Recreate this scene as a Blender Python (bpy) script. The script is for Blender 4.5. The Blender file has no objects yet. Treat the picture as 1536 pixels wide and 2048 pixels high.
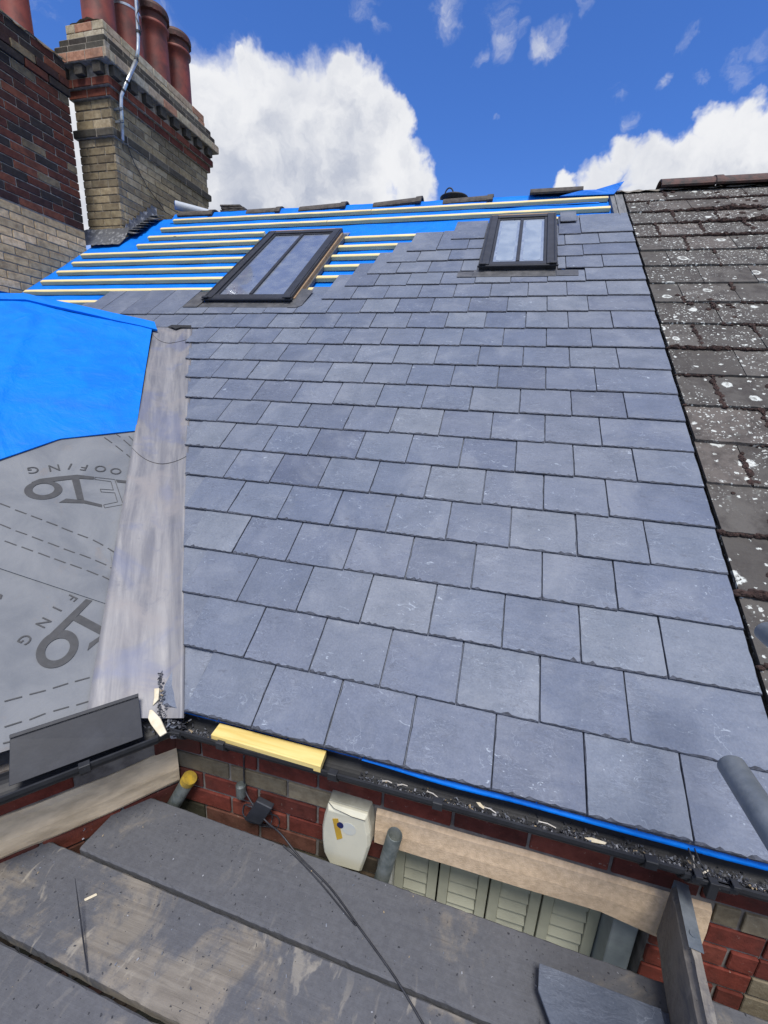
import bpy, math, random
import numpy as np
from mathutils import Vector, noise
from math import sin, cos, pi, radians, sqrt
random.seed(7)
S = bpy.context.scene
COL = S.collection

# ------------------------------------------------------------------ camera
FPX = 853.516
CAM = np.array([0.89682617, -1.01271, 1.06974])
RC = np.array([[0.966070, 0.253170, 0.051121],
               [0.115472, -0.246312, -0.962287],
               [-0.231030, 0.935543, -0.267188]])
TH = radians(37); CT, ST = cos(TH), sin(TH)
def _orth(R):
    u, s, v = np.linalg.svd(R); return u @ v
RC = _orth(RC)
cam_d = bpy.data.cameras.new('camera'); cam = bpy.data.objects.new('camera', cam_d); COL.objects.link(cam)
cam_d.sensor_fit = 'VERTICAL'; cam_d.sensor_height = 24.0; cam_d.lens = 24.0 * FPX / 2048
cam_d.clip_start = 0.02; cam_d.clip_end = 5000
from mathutils import Matrix
M3 = Matrix([[RC[0][i], -RC[1][i], -RC[2][i]] for i in range(3)])
cam.matrix_world = Matrix.Translation(Vector(CAM)) @ M3.to_4x4()
S.camera = cam

# pixel of the photograph -> point on a real surface
def ray(x, y): return RC.T @ np.array([(x - 768) / FPX, (y - 1024) / FPX, 1.0])
def at_pl(x, y, n, P):
    d = ray(x, y); n = np.array(n, float); return CAM + d * (n @ (np.array(P) - CAM)) / (n @ d)
def at_z(x, y, z): return at_pl(x, y, (0, 0, 1), (0, 0, z))
def at_x(x, y, X): return at_pl(x, y, (1, 0, 0), (X, 0, 0))
def at_y(x, y, Y): return at_pl(x, y, (0, 1, 0), (0, Y, 0))
NM = np.array([0, -ST, CT])
def rw(u, v, h=0.0): return np.array([u, v * CT - h * ST, v * ST + h * CT])
def at_roof(x, y, h=0.0): return at_pl(x, y, NM, NM * h)
def ruv(P): return P[0], P[1] * CT + P[2] * ST
B0 = at_roof(330, 1420); B1 = at_roof(347, 657)
G = np.array([-0.652, -0.758, 0.0]); G /= np.linalg.norm(G)
NW = np.cross(B1 - B0, G); NW /= np.linalg.norm(NW); NW *= np.sign(NW[2])
UPW = np.cross(NW, G); UPW *= np.sign(UPW[2])
def at_wing(x, y, h=0.0): return at_pl(x, y, NW, B0 + NW * h)

# ------------------------------------------------------------------ light
S.view_settings.view_transform = 'Standard'; S.view_settings.look = 'None'
S.view_settings.exposure = 0.55; S.view_settings.gamma = 1.0
SUN_DIR = np.array([0.13, -0.40, 0.91]); SUN_DIR /= np.linalg.norm(SUN_DIR)
sun_d = bpy.data.lights.new('sun', 'SUN'); sun_d.energy = 2.9; sun_d.angle = radians(20); sun_d.color = (1.0, 0.95, 0.88)
sun = bpy.data.objects.new('sun', sun_d); COL.objects.link(sun); sun.location = (0, 0, 30)
sun.rotation_euler = Vector(SUN_DIR).to_track_quat('Z', 'Y').to_euler()

# ------------------------------------------------------------------ node helper
class NT:
    def __init__(s, tree):
        s.t = tree; s.n = tree.nodes; s.l = tree.links
    def node(s, typ, ins=None, **props):
        n = s.n.new(typ)
        for k, v in props.items(): setattr(n, k, v)
        for k, v in (ins or {}).items(): s.put(n.inputs[k], v)
        return n
    def put(s, sock, v):
        if isinstance(v, bpy.types.NodeSocket): s.l.new(v, sock)
        elif v is not None:
            if sock.type == 'RGBA' and len(v) == 3: v = (*v, 1)
            sock.default_value = v
    def math(s, op, a, b=None, c=None, clamp=False):
        n = s.n.new('ShaderNodeMath'); n.operation = op; n.use_clamp = clamp
        s.put(n.inputs[0], a)
        if b is not None: s.put(n.inputs[1], b)
        if c is not None: s.put(n.inputs[2], c)
        return n.outputs[0]
    def vmath(s, op, a, b=None, out=0):
        n = s.n.new('ShaderNodeVectorMath'); n.operation = op
        s.put(n.inputs[0], a)
        if b is not None: s.put(n.inputs['Scale' if op == 'SCALE' else 1], b)
        return n.outputs[out]
    def mix(s, f, a, b, blend='MIX'):
        n = s.n.new('ShaderNodeMix'); n.data_type = 'RGBA'; n.blend_type = blend
        s.put(n.inputs[0], f); s.put(n.inputs[6], a); s.put(n.inputs[7], b)
        return n.outputs[2]
    def ramp(s, f, stops, interp='LINEAR'):
        n = s.n.new('ShaderNodeValToRGB'); n.color_ramp.interpolation = interp
        e = n.color_ramp.elements
        while len(e) < len(stops): e.new(0.5)
        for i, (p, c) in enumerate(stops):
            e[i].position = p; e[i].color = (c, c, c, 1) if isinstance(c, (int, float)) else (*c, 1)
        s.put(n.inputs[0], f); return n.outputs[0]
    def noise(s, vec, scale, detail=4, rough=0.55, dist=0.0, out=0):
        n = s.n.new('ShaderNodeTexNoise'); s.put(n.inputs['Vector'], vec)
        n.inputs['Scale'].default_value = scale; n.inputs['Detail'].default_value = detail
        n.inputs['Roughness'].default_value = rough; n.inputs['Distortion'].default_value = dist
        return n.outputs[out]
    def step(s, v, lo, hi):
        n = s.n.new('ShaderNodeMapRange'); n.interpolation_type = 'SMOOTHSTEP'
        s.put(n.inputs[0], v); s.put(n.inputs[1], lo); s.put(n.inputs[2], hi); return n.outputs[0]

# ------------------------------------------------------------------ world: Nishita sky with cumulus
world = bpy.data.worlds.new('World'); S.world = world; world.use_nodes = True
w = NT(world.node_tree); w.n.clear()
sky = w.node('ShaderNodeTexSky', sky_type='NISHITA'); sky.sun_disc = False
sky.sun_elevation = math.asin(SUN_DIR[2]); sky.sun_rotation = math.atan2(SUN_DIR[0], SUN_DIR[1])
sky.air_density = 1.0; sky.dust_density = 0.3; sky.ozone_density = 2.5; sky.altitude = 0
tc = w.node('ShaderNodeTexCoord').outputs['Generated']
dirn = w.vmath('NORMALIZE', tc)
warp = w.vmath('SUBTRACT', w.noise(dirn, 9, 5, 0.6, out=1), (0.5, 0.5, 0.5))
warp2 = w.vmath('SUBTRACT', w.noise(dirn, 34, 4, 0.6, out=1), (0.5, 0.5, 0.5))
dw = w.vmath('ADD', w.vmath('ADD', dirn, w.vmath('SCALE', warp, 0.10)), w.vmath('SCALE', warp2, 0.018))
dw = w.vmath('NORMALIZE', dw)
def blobs(lst):
    cur = None
    for (x, y, r, wgt) in lst:
        a = ray(x, y); a /= np.linalg.norm(a); b = ray(x + r, y); b /= np.linalg.norm(b)
        c2 = ray(x, y + r); c2 /= np.linalg.norm(c2)
        k = 1 - 0.5 * (a @ b + a @ c2)
        d = w.vmath('DOT_PRODUCT', dw, tuple(a), out=1)
        v = w.math('SUBTRACT', 1.0, w.math('DIVIDE', w.math('SUBTRACT', 1.0, d), k))
        v = w.math('MULTIPLY', v, wgt)
        cur = v if cur is None else w.math('MAXIMUM', cur, v)
    return cur
BIG = [(472, 122, 30, 1), (500, 160, 70, 1), (600, 200, 66, 1), (560, 300, 170, 1.3), (700, 225, 90, 1.1), (760, 265, 70, 1),
       (640, 370, 210, 1.4), (790, 340, 75, 1), (820, 395, 60, 1), (420, 240, 110, 1.2), (330, 330, 160, 1.2), (150, 330, 150, 1.2),
       (380, 150, 60, .8), (800, 250, 45, .9), (-150, 420, 200, 1), (500, 480, 300, 1.4),
       (1250, 318, 44, .9), (1345, 360, 85, .95), (1450, 345, 110, 1.0), (1560, 315, 130, 1.1), (1185, 385, 60, .9), (1215, 352, 42, .8), (1290, 340, 60, .9), (1125, 372, 30, .8),
       (1440, 250, 60, .8), (1500, 230, 60, .8), (1700, 380, 220, 1.2), (1340, 420, 140, 1.1)]
WISP = [(1010, 82, 42, .75), (965, 100, 26, .55), (1050, 60, 22, .5), (1095, 90, 34, .8), (1120, 75, 26, .6), (735, 8, 60, .55), (890, 8, 50, .7), (1010, 5, 50, .45), (1225, 190, 30, .5),
        (1330, 150, 24, .6), (1355, 125, 20, .5), (1425, 145, 26, .65), (1500, 125, 42, .8), (1540, 110, 40, .7), (1385, 65, 20, .5), (1160, 30, 18, .3),
        (110, 20, 60, .35), (715, 116, 14, .5), (1000, 230, 8, .5), (1270, 255, 25, .4), (230, 100, 60, .3)]
fbm = w.noise(dw, 12, 7, 0.56)
big = w.math('ADD', blobs(BIG), w.math('MULTIPLY', w.math('SUBTRACT', fbm, 0.5), 1.5))
a_big = w.step(big, 0.02, 0.62)
fb2 = w.noise(w.vmath('MULTIPLY', dw, (1.0, 1.0, 1.7)), 17, 8, 0.62, 0.4)
wi = w.math('ADD', blobs(WISP), w.math('MULTIPLY', w.math('SUBTRACT', fb2, 0.55), 2.6))
a_w = w.math('MULTIPLY', w.step(wi, -0.05, 1.7), 0.9)
# unseen clouds added behind the viewer to make the ambient light more neutral
fwd = w.vmath('DOT_PRODUCT', dirn, tuple(RC[2]), out=1)
gen = w.step(w.noise(dirn, 3.2, 9, 0.6), 0.38, 0.60)
gen = w.math('MULTIPLY', gen, w.step(fwd, 0.35, 0.05))
alpha = w.math('MAXIMUM', w.math('MAXIMUM', a_big, a_w), gen)
shade = w.noise(w.vmath('ADD', dw, (0.02, 0.03, -0.05)), 7, 6, 0.6)
core = w.step(big, 0.5, 1.6)
dark = w.math('MULTIPLY', w.step(shade, 0.36, 0.66), w.math('ADD', 0.30, w.math('MULTIPLY', core, 0.75)))
ccol = w.mix(dark, (1.00, 1.01, 1.04), (0.50, 0.55, 0.68))
skyc = w.mix(1.0, sky.outputs[0], (0.43, 0.72, 1.26), 'MULTIPLY')
SKY_S = 0.10
tot = w.mix(alpha, skyc, w.vmath('SCALE', ccol, 0.60 / SKY_S))
bg = w.node('ShaderNodeBackground', {'Color': tot, 'Strength': SKY_S})
out = w.node('ShaderNodeOutputWorld', {'Surface': bg.outputs[0]})

# ------------------------------------------------------------------ materials
def lin(r, g, b, k=1.0):
    f = lambda c: ((c / 255) / 12.92 if c / 255 <= 0.04045 else ((c / 255 + 0.055) / 1.055) ** 2.4) * k
    return (f(r), f(g), f(b))
def new_mat(name):
    m = bpy.data.materials.new(name); m.use_nodes = True
    t = NT(m.node_tree); t.n.clear()
    o = t.node('ShaderNodeOutputMaterial'); b = t.node('ShaderNodeBsdfPrincipled')
    t.l.new(b.outputs[0], o.inputs[0]); t.b = b; t.m = m
    t.geo = t.node('ShaderNodeNewGeometry'); t.pos = t.geo.outputs['Position']; t.rnd = t.geo.outputs['Random Per Island']
    return t
def fin(t, col, rough=0.6, bump=None, bstr=0.3, bdist=0.01, metal=0.0, spec=0.5):
    t.put(t.b.inputs['Base Color'], col); t.put(t.b.inputs['Roughness'], rough)
    t.put(t.b.inputs['Metallic'], metal); t.put(t.b.inputs['Specular IOR Level'], spec)
    if bump is not None:
        bn = t.node('ShaderNodeBump', {'Height': bump, 'Strength': bstr, 'Distance': bdist}); t.l.new(bn.outputs[0], t.b.inputs['Normal'])
    return t.m
def plain(name, c1, c2=None, scale=12, rough=0.6, bstr=0.2, metal=0, spec=0.5, bdist=0.004, lo=.35, hi=.65, stretch=None):
    t = new_mat(name); p = t.pos
    if stretch: p = t.vmath('MULTIPLY', p, stretch)
    n = t.noise(p, scale, 6, 0.6)
    c2 = c2 or tuple(x * 0.7 for x in c1)
    col = t.mix(t.step(n, lo, hi), c1, c2)
    return fin(t, col, rough, t.noise(p, scale * 4, 5, 0.6), bstr, bdist, metal, spec)
def island_offset(t, amt=13.0):
    w_ = t.math('MULTIPLY', t.rnd, amt)
    c = t.node('ShaderNodeCombineXYZ', {0: w_, 1: t.math('MULTIPLY', w_, 1.7), 2: t.math('MULTIPLY', w_, 0.6)}).outputs[0]
    return t.vmath('ADD', t.pos, c)

def m_slate(name='blue_slate', gain=1.0):
    t = new_mat(name); p = island_offset(t)
    base = t.ramp(t.rnd, [(0, (.088 * gain, .104 * gain, .160 * gain)), (.15, (.140 * gain, .162 * gain, .222 * gain)), (.3, (.115 * gain, .136 * gain, .200 * gain)), (.5, (.150 * gain, .170 * gain, .222 * gain)), (.65, (.122 * gain, .142 * gain, .205 * gain)), (.85, (.165 * gain, .184 * gain, .232 * gain)), (1, (.105 * gain, .126 * gain, .190 * gain))])
    base = t.mix(1, base, (.95, .96, .93), 'MULTIPLY')
    big_ = t.noise(t.vmath('MULTIPLY', t.pos, (1, .6, 1)), 1.1, 3, .5)
    base = t.mix(t.step(big_, .35, .65), base, t.mix(1, base, (.88, .92, .98), 'MULTIPLY'))
    mot = t.noise(p, 9, 5, 0.6)
    base = t.mix(t.step(mot, .35, .7), base, t.mix(1, base, (.82, .84, .86), 'MULTIPLY'))
    fine = t.noise(p, 150, 4, .7); base = t.mix(1, base, t.ramp(fine, [(.25, (.80, .81, .84)), (.75, (1.20, 1.19, 1.16))]), 'MULTIPLY')
    dirt = t.noise(p, 3.2, 6, .65, .6); base = t.mix(t.math('MULTIPLY', t.step(dirt, .45, .7), .35), base, (.24, .26, .30))
    # chalky scuffs and scratches left by cutting and handling
    ps = t.vmath('MULTIPLY', p, (1, 1.6, 3.2))
    sc = t.noise(ps, 26, 7, 0.7, 1.2)
    msk = t.step(t.noise(p, 5.5, 3, .5), .46, .62)
    scuff = t.math('MULTIPLY', t.step(sc, .60, .68), msk)
    wv = t.node('ShaderNodeTexWave', {'Vector': p, 'Scale': 5.0, 'Distortion': 16.0, 'Detail': 5.0, 'Detail Scale': 2.2}, wave_type='BANDS', bands_direction='DIAGONAL').outputs[1]
    line = t.math('MULTIPLY', t.step(wv, .985, 1.0), t.step(t.noise(p, 7, 3, .5), .52, .66))
    dots = t.node('ShaderNodeTexVoronoi', {'Vector': p, 'Scale': 42.0}, feature='F1')
    dt = t.math('MULTIPLY', t.step(dots.outputs['Distance'], .13, .05), t.step(t.noise(p, 8, 2, .5), .55, .66))
    f = t.math('MAXIMUM', t.math('MULTIPLY', scuff, .62), t.math('MAXIMUM', t.math('MULTIPLY', line, .22), t.math('MULTIPLY', dt, .5)))
    col = t.mix(f, base, (.42, .48, .56))
    rp = t.noise(t.vmath('MULTIPLY', p, (1, 3.0, 3.0)), 13, 6, .62, 1.4)
    ripple = t.math('MULTIPLY', t.step(t.math('ABSOLUTE', t.math('SUBTRACT', rp, .5)), .018, .0), t.step(t.noise(p, 6, 3, .5), .44, .60))
    col = t.mix(t.math('MULTIPLY', ripple, .45), col, (.045, .052, .075))
    rp2 = t.math('MULTIPLY', t.step(t.math('ABSOLUTE', t.math('SUBTRACT', rp, .56)), .012, .0), t.step(t.noise(p, 6, 3, .5), .46, .62))
    col = t.mix(t.math('MULTIPLY', rp2, .35), col, (.30, .34, .41))
    dk = t.step(t.noise(t.vmath('MULTIPLY', p, (1.2, 2.5, 2.5)), 20, 4, .6), .64, .72)
    col = t.mix(t.math('MULTIPLY', dk, .40), col, (.06, .066, .09))
    bh = t.math('ADD', t.noise(t.vmath('MULTIPLY', p, (1, 2.2, 2.2)), 16, 8, .62, .8), t.math('MULTIPLY', t.noise(p, 160, 3, .6), .12))
    return fin(t, col, t.ramp(t.noise(p, 30, 4, .6), [(0, .50), (1, .70)]), bh, .6, .007, 0, .45)

def m_brick(name, stops, grime=(.03, .03, .028), gamt=.6, bs=.5, gscale=3.0):
    t = new_mat(name); p = island_offset(t)
    base = t.ramp(t.rnd, stops, 'CONSTANT')
    n = t.noise(p, 22, 6, .65)
    col = t.mix(t.step(n, .35, .7), base, t.mix(1, base, (.62, .58, .56), 'MULTIPLY'))
    g = t.step(t.noise(t.pos, gscale, 6, .7), .45, .75)
    col = t.mix(t.math('MULTIPLY', g, gamt), col, grime)
    fl = t.step(t.noise(p, 60, 3, .7), .66, .75)
    col = t.mix(t.math('MULTIPLY', fl, .35), col, (.45, .42, .36))
    return fin(t, col, .88, t.math('ADD', n, t.math('MULTIPLY', t.noise(p, 120, 4, .7), .5)), bs, .006, 0, .25)

M = {}
M['slate'] = m_slate('blue_slate', 1.0); M['slate_edge_shade'] = plain('dressed_edge_shade', (.075, .085, .115), (.035, .04, .055), 60, .8, .6)  # dressed edges toned dark to paint the shadow line under each course
M['slate_pile'] = m_slate('stacked_slate', .72); M['slate_slip'] = m_slate('cut_slate', .95)
M['mortar'] = plain('lime_mortar', (.40, .36, .30), (.22, .20, .165), 20, .95, .6)
M['mortar_pale'] = plain('pale_mortar', (.30, .27, .22), (.20, .19, .17), 20, .95, .6)
M['mortar_dark'] = plain('sooty_mortar', (.20, .185, .17), (.10, .09, .085), 14, .95, .6)
M['brick_red'] = m_brick('red_brick', [(0, (.125, .028, .020)), (.3, (.16, .035, .024)), (.6, (.095, .024, .018)), (.85, (.18, .048, .032))], (.05, .032, .026), .6)
M['brick_grey'] = m_brick('grey_stock_brick', [(0, (.17, .145, .10)), (.4, (.22, .19, .135)), (.7, (.13, .112, .08))], (.10, .09, .07), .5)
M['brick_yellow'] = m_brick('yellow_stock_brick', [(0, (.36, .295, .180)), (.25, (.28, .230, .145)), (.5, (.43, .355, .225)), (.75, (.23, .19, .125)), (.9, (.50, .42, .28))], (.085, .070, .050), .68, gscale=4)
M['brick_pale'] = m_brick('pale_gault_brick', [(0, (.66, .49, .27)), (.3, (.56, .42, .23)), (.6, (.74, .56, .33)), (.85, (.46, .35, .20))], (.17, .13, .085), .55)
M['brick_cap'] = m_brick('capping_brick', [(0, (.50, .44, .31)), (.35, (.46, .38, .28)), (.6, (.55, .50, .38)), (.85, (.48, .26, .17))], (.16, .14, .11), .45)
M['brick_dark'] = m_brick('weathered_dark_brick', [(0, (.085, .078, .065)), (.4, (.13, .12, .10)), (.75, (.06, .052, .045))], (.035, .036, .028), .7)
M['brick_mossy_shade'] = m_brick('mossy_shaded_brick', [(0, (.060, .045, .032)), (.4, (.085, .060, .040)), (.7, (.045, .042, .028)), (.9, (.12, .05, .035))], (.030, .032, .018), .7)  # mossy brick; on the wing its dark tone also paints shade
M['brick_tower'] = m_brick('sooty_red_brick', [(0, (.085, .030, .022)), (.2, (.050, .026, .024)), (.4, (.12, .038, .024)), (.55, (.036, .030, .028)), (.75, (.065, .028, .022)), (.88, (.17, .06, .035)), (.95, (.20, .16, .10))], (.020, .017, .016), .65)
M['brick_redband'] = m_brick('red_corbel_brick', [(0, (.20, .060, .038)), (.4, (.15, .045, .032)), (.8, (.24, .075, .045))], (.05, .035, .03), .5)
M['terracotta'] = plain('terracotta', (.24, .052, .034), (.095, .030, .024), 7, .6, .35, lo=.35, hi=.75)
M['pot_rim'] = plain('sooty_terracotta', (.10, .030, .024), (.05, .026, .022), 9, .7, .35)
M['flaunch'] = plain('flaunching_mortar', (.22, .20, .17), (.10, .095, .08), 9, .95, .9, bdist=.01)
M['lead'] = None
M['black'] = plain('black_plastic', (.012, .013, .016), (.022, .024, .028), 25, .6, .12, lo=.3, hi=.8)
M['black_metal'] = plain('black_coated_aluminium', (.014, .016, .022), (.026, .029, .038), 14, .5, .08, lo=.3, hi=.8)
M['grey_flash'] = plain('grey_flashing', (.060, .062, .066), (.12, .12, .125), 16, .42, .3, lo=.35, hi=.8)
M['galv'] = plain('galvanised_steel', (.14, .165, .19), (.24, .265, .29), 20, .42, .25, metal=.35, lo=.3, hi=.75)
M['galv_dark'] = plain('dull_steel_tube', (.075, .09, .088), (.14, .155, .15), 24, .5, .3, metal=.3)
M['alu'] = plain('bright_aluminium', (.62, .65, .66), (.42, .45, .46), 18, .28, .1, metal=.75)
M['yellow'] = plain('yellow_cap', (.45, .30, .03), (.22, .15, .03), 25, .5, .1)
M['cream'] = plain('cream_plastic', (.60, .58, .46), (.46, .46, .38), 7, .42, .06, lo=.4, hi=.8)
M['cream_side'] = plain('darker_cream_plastic', (.36, .355, .29), (.24, .235, .19), 12, .5, .1)  # darker cream for the sides and back of the alarm box
M['navy'] = plain('navy_print', (.012, .018, .11), None, 10, .4, 0)
M['logoy'] = plain('ochre_print', (.50, .31, .03), (.42, .26, .03), 20, .45, 0)
M['ghost'] = plain('faded_blue_print', (.50, .535, .52), (.54, .54, .47), 30, .45, 0)
M['shutter'] = plain('sage_painted_timber', (.44, .44, .345), (.37, .37, .29), 8, .5, .08)
M['frame_blue'] = plain('pale_window_frame', (.30, .34, .36), (.22, .25, .27), 10, .45, .05)
M['white_strip'] = plain('white_paint', (.60, .60, .57), (.48, .48, .45), 10, .5, .05)
M['lintel'] = plain('buff_stone', (.70, .53, .355), (.54, .40, .26), 55, .9, .5, lo=.3, hi=.7)
M['lintel2'] = plain('stained_buff_stone', (.84, .68, .46), (.52, .41, .27), 7, .9, .5, lo=.3, hi=.7, stretch=(1, 1, 2.5))
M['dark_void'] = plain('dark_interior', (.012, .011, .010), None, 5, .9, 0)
M['cable'] = plain('black_cable', (.014, .015, .02), (.03, .032, .04), 20, .5, .1)
M['wood_offcut'] = plain('fresh_offcut', (.66, .60, .47), (.55, .48, .34), 18, .7, .2)
M['moss'] = plain('brown_moss', (.070, .040, .034), (.030, .019, .017), 60, 1.0, .9, bdist=.01)
M['ground'] = plain('garden_ground', (.09, .09, .07), (.05, .06, .035), .5, .95, .3)
M['conc'] = plain('concrete_ridge_tile', (.085, .075, .068), (.045, .040, .037), 22, .85, .6, bdist=.008)
M['ridge_red'] = plain('red_ridge_tile', (.11, .060, .052), (.050, .042, .040), 20, .85, .6, bdist=.008)
M['nail'] = plain('bright_nail', (.62, .60, .56), (.5, .47, .42), 30, .4, .05, metal=.3)
M['debris'] = None
M['ink'] = plain('dark_print', (.045, .047, .052), (.034, .036, .040), 40, .7, .05)
M['roll_back'] = plain('pale_membrane_back', (.42, .46, .50), (.36, .40, .46), 8, .6, .1)
M['verge'] = plain('verge_strip', (.10, .105, .11), (.17, .175, .18), 9, .6, .2, stretch=(6, 1, 1))

def m_timber(name, a, b, knots=True, axis=0, rough=.7):
    t = new_mat(name); p = island_offset(t, 5)
    st = [14, 14, 14]; st[axis] = 1.2
    g = t.noise(t.vmath('MULTIPLY', p, tuple(st)), 4, 5, .6, .6)
    col = t.mix(t.step(g, .3, .7), a, b)
    col = t.mix(1, col, t.ramp(t.rnd, [(0, (.92, .9, .86)), (.5, (1.05, 1.05, 1.0)), (1, (.96, .98, .98))]), 'MULTIPLY')
    if knots:
        v = t.node('ShaderNodeTexVoronoi', {'Vector': t.vmath('MULTIPLY', p, tuple(1.0 if i == axis else 4 for i in range(3))), 'Scale': 2.4}).outputs['Distance']
        col = t.mix(t.step(v, .085, .05), col, (.22, .11, .04))
    return fin(t, col, rough, g, .25, .003)
M['batten'] = m_timber('treated_batten', (.72, .61, .33), (.60, .49, .24))
M['block'] = m_timber('yellow_timber', (.72, .58, .24), (.62, .46, .15), False)

def m_blue(name, c1, c2):
    t = new_mat(name); p = t.pos
    n = t.noise(p, 5, 5, .6, .6)
    col = t.mix(t.step(n, .35, .75), c1, c2)
    cre = t.math('MULTIPLY', t.math('ABSOLUTE', t.math('SUBTRACT', t.noise(p, 2.2, 4, .5, 1.5), .5)), -3.0)
    h = t.math('ADD', t.math('ADD', t.noise(p, 7, 6, .6, 1.2), t.math('MAXIMUM', cre, -.35)), t.math('MULTIPLY', t.noise(p, 300, 2, .5), .04))
    col = t.mix(t.math('MULTIPLY', t.step(t.noise(t.vmath('MULTIPLY', p, (1, 3, 1)), 14, 6, .7, 1), .60, .75), .18), col, (.05, .35, .85))
    return fin(t, col, .55, h, .32, .025, 0, .2)
M['blue'] = m_blue('blue_membrane', (.000, .175, .70), (.000, .135, .60))

def m_grey():
    t = new_mat('grey_membrane'); p = t.pos
    n = t.noise(p, 4, 5, .6, .6)
    col = t.mix(t.step(n, .3, .7), (.185, .195, .210), (.135, .146, .165))
    col = t.mix(t.math('MULTIPLY', t.step(t.noise(p, 9, 6, .7, .5), .56, .75), .35), col, (.20, .165, .14))
    h = t.math('ADD', t.math('ADD', t.noise(p, 6, 5, .6, .8), t.math('MULTIPLY', t.math('ABSOLUTE', t.math('SUBTRACT', t.noise(p, 2.6, 4, .5, 1.2), .5)), -2.0)), t.math('MULTIPLY', t.noise(p, 260, 3, .6), .06))
    return fin(t, col, .8, h, .5, .015, 0, .2)
M['grey'] = m_grey()

def m_lead():
    t = new_mat('lead_sheet'); p = t.pos
    along = (B1 - B0) / np.linalg.norm(B1 - B0)
    # streaks run up the valley
    da = t.vmath('DOT_PRODUCT', p, tuple(along), out=1)
    side = np.cross(along, NM); side /= np.linalg.norm(side)
    ds = t.vmath('DOT_PRODUCT', p, tuple(side), out=1)
    v = t.node('ShaderNodeCombineXYZ', {0: t.math('MULTIPLY', ds, 19), 1: t.math('MULTIPLY', da, 1.6), 2: 0}).outputs[0]
    st = t.noise(v, 1.0, 7, .65, .4)
    n = t.noise(p, 5, 6, .6, .8)
    col = t.ramp(st, [(.2, (.095, .10, .13)), (.42, (.150, .152, .172)), (.60, (.245, .242, .250)), (.78, (.13, .14, .18))])
    col = t.mix(t.step(n, .45, .75), col, (.235, .222, .225))
    col = t.mix(t.math('MULTIPLY', t.step(t.noise(p, 11, 6, .7, 1), .58, .72), .5), col, (.13, .135, .165))
    col = t.mix(t.math('MULTIPLY', t.step(t.noise(p, 3.1, 4, .6, 1), .50, .66), .55), col, (.125, .145, .23))
    return fin(t, col, t.ramp(n, [(0, .46), (1, .66)]), t.math('ADD', n, t.math('MULTIPLY', st, .4)), .3, .006, .22, .5)
M['lead'] = m_lead()
M['lead_old'] = plain('old_lead', (.11, .115, .125), (.42, .43, .44), 22, .45, .5, metal=.3, lo=.5, hi=.72, bdist=.01)
M['lead_lap_shade'] = plain('lead_edge_shade', (.012, .013, .016), None, 20, .7, .1)  # near-black colour paints the shade line along each lead lap
M['lead_flange'] = plain('lead_flange', (.20, .235, .31), (.15, .18, .25), 12, .45, .2, metal=.25)

def m_board(name='dusty_scaffold_board', lo=.43, swp=.55):
    t = new_mat(name); p = t.pos
    g = t.noise(t.vmath('MULTIPLY', island_offset(t, 3), (1.2, 26, 26)), 3, 6, .65, .5)
    wood = t.mix(t.step(g, .3, .75), (.125, .112, .098), (.205, .188, .165))
    spl = t.noise(t.vmath('MULTIPLY', island_offset(t, 3), (1.0, 60, 60)), 2.2, 3, .6)
    wood = t.mix(t.math('MULTIPLY', t.step(spl, .62, .68), .6), wood, (.05, .042, .036))
    wood = t.mix(t.math('MULTIPLY', t.step(t.noise(p, 4.2, 4, .6), .4, .7), .7), wood, (.23, .205, .175))
    d1 = t.step(t.noise(t.vmath('ADD', p, (3.1, 0, 0)), 3.4, 8, .68, .5), lo, lo + .12)
    dust = t.mix(t.step(t.noise(p, 60, 4, .7), .35, .7), (.070, .076, .092), (.088, .095, .113))
    col = t.mix(t.math('MULTIPLY', d1, .88), wood, dust)
    # swept streaks where the bare wood shows again
    pr = t.vmath('MULTIPLY', t.vmath('ADD', p, t.vmath('SCALE', t.noise(p, 3, 3, .5, out=1), .25)), (9, 3.0, 1))
    sw = t.math('MULTIPLY', t.step(t.noise(pr, 3.0, 5, .6), .56, .66), t.step(t.noise(p, 2.6, 2, .5), .42, .56))
    col = t.mix(t.math('MULTIPLY', sw, swp), col, (.34, .31, .26))
    sp = t.node('ShaderNodeTexVoronoi', {'Vector': p, 'Scale': 85.0}).outputs['Distance']
    col = t.mix(t.math('MULTIPLY', t.step(sp, .12, .06), t.step(t.noise(p, 9, 3, .6), .5, .6)), col, (.03, .03, .035))
    h = t.math('ADD', t.math('MULTIPLY', g, .7), t.math('ADD', t.math('MULTIPLY', t.noise(p, 110, 5, .7), .6), t.math('MULTIPLY', t.noise(p, 14, 5, .6), .8)))
    return fin(t, col, .75, h, .35, .005, 0, .35)
M['board'] = m_board(); M['board_dusty'] = m_board('slate_dusted_board', .31, .12); M['board_bare'] = m_board('bare_edge_board', .50)
def m_debris():
    t = new_mat('slate_chips')
    col = t.ramp(t.rnd, [(0, (.03, .032, .04)), (.5, (.06, .066, .085)), (.78, (.12, .135, .17)), (.9, (.22, .23, .26)), (.96, (.30, .24, .16))], 'CONSTANT')
    return fin(t, col, .6)
M['debris'] = m_debris()

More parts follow.
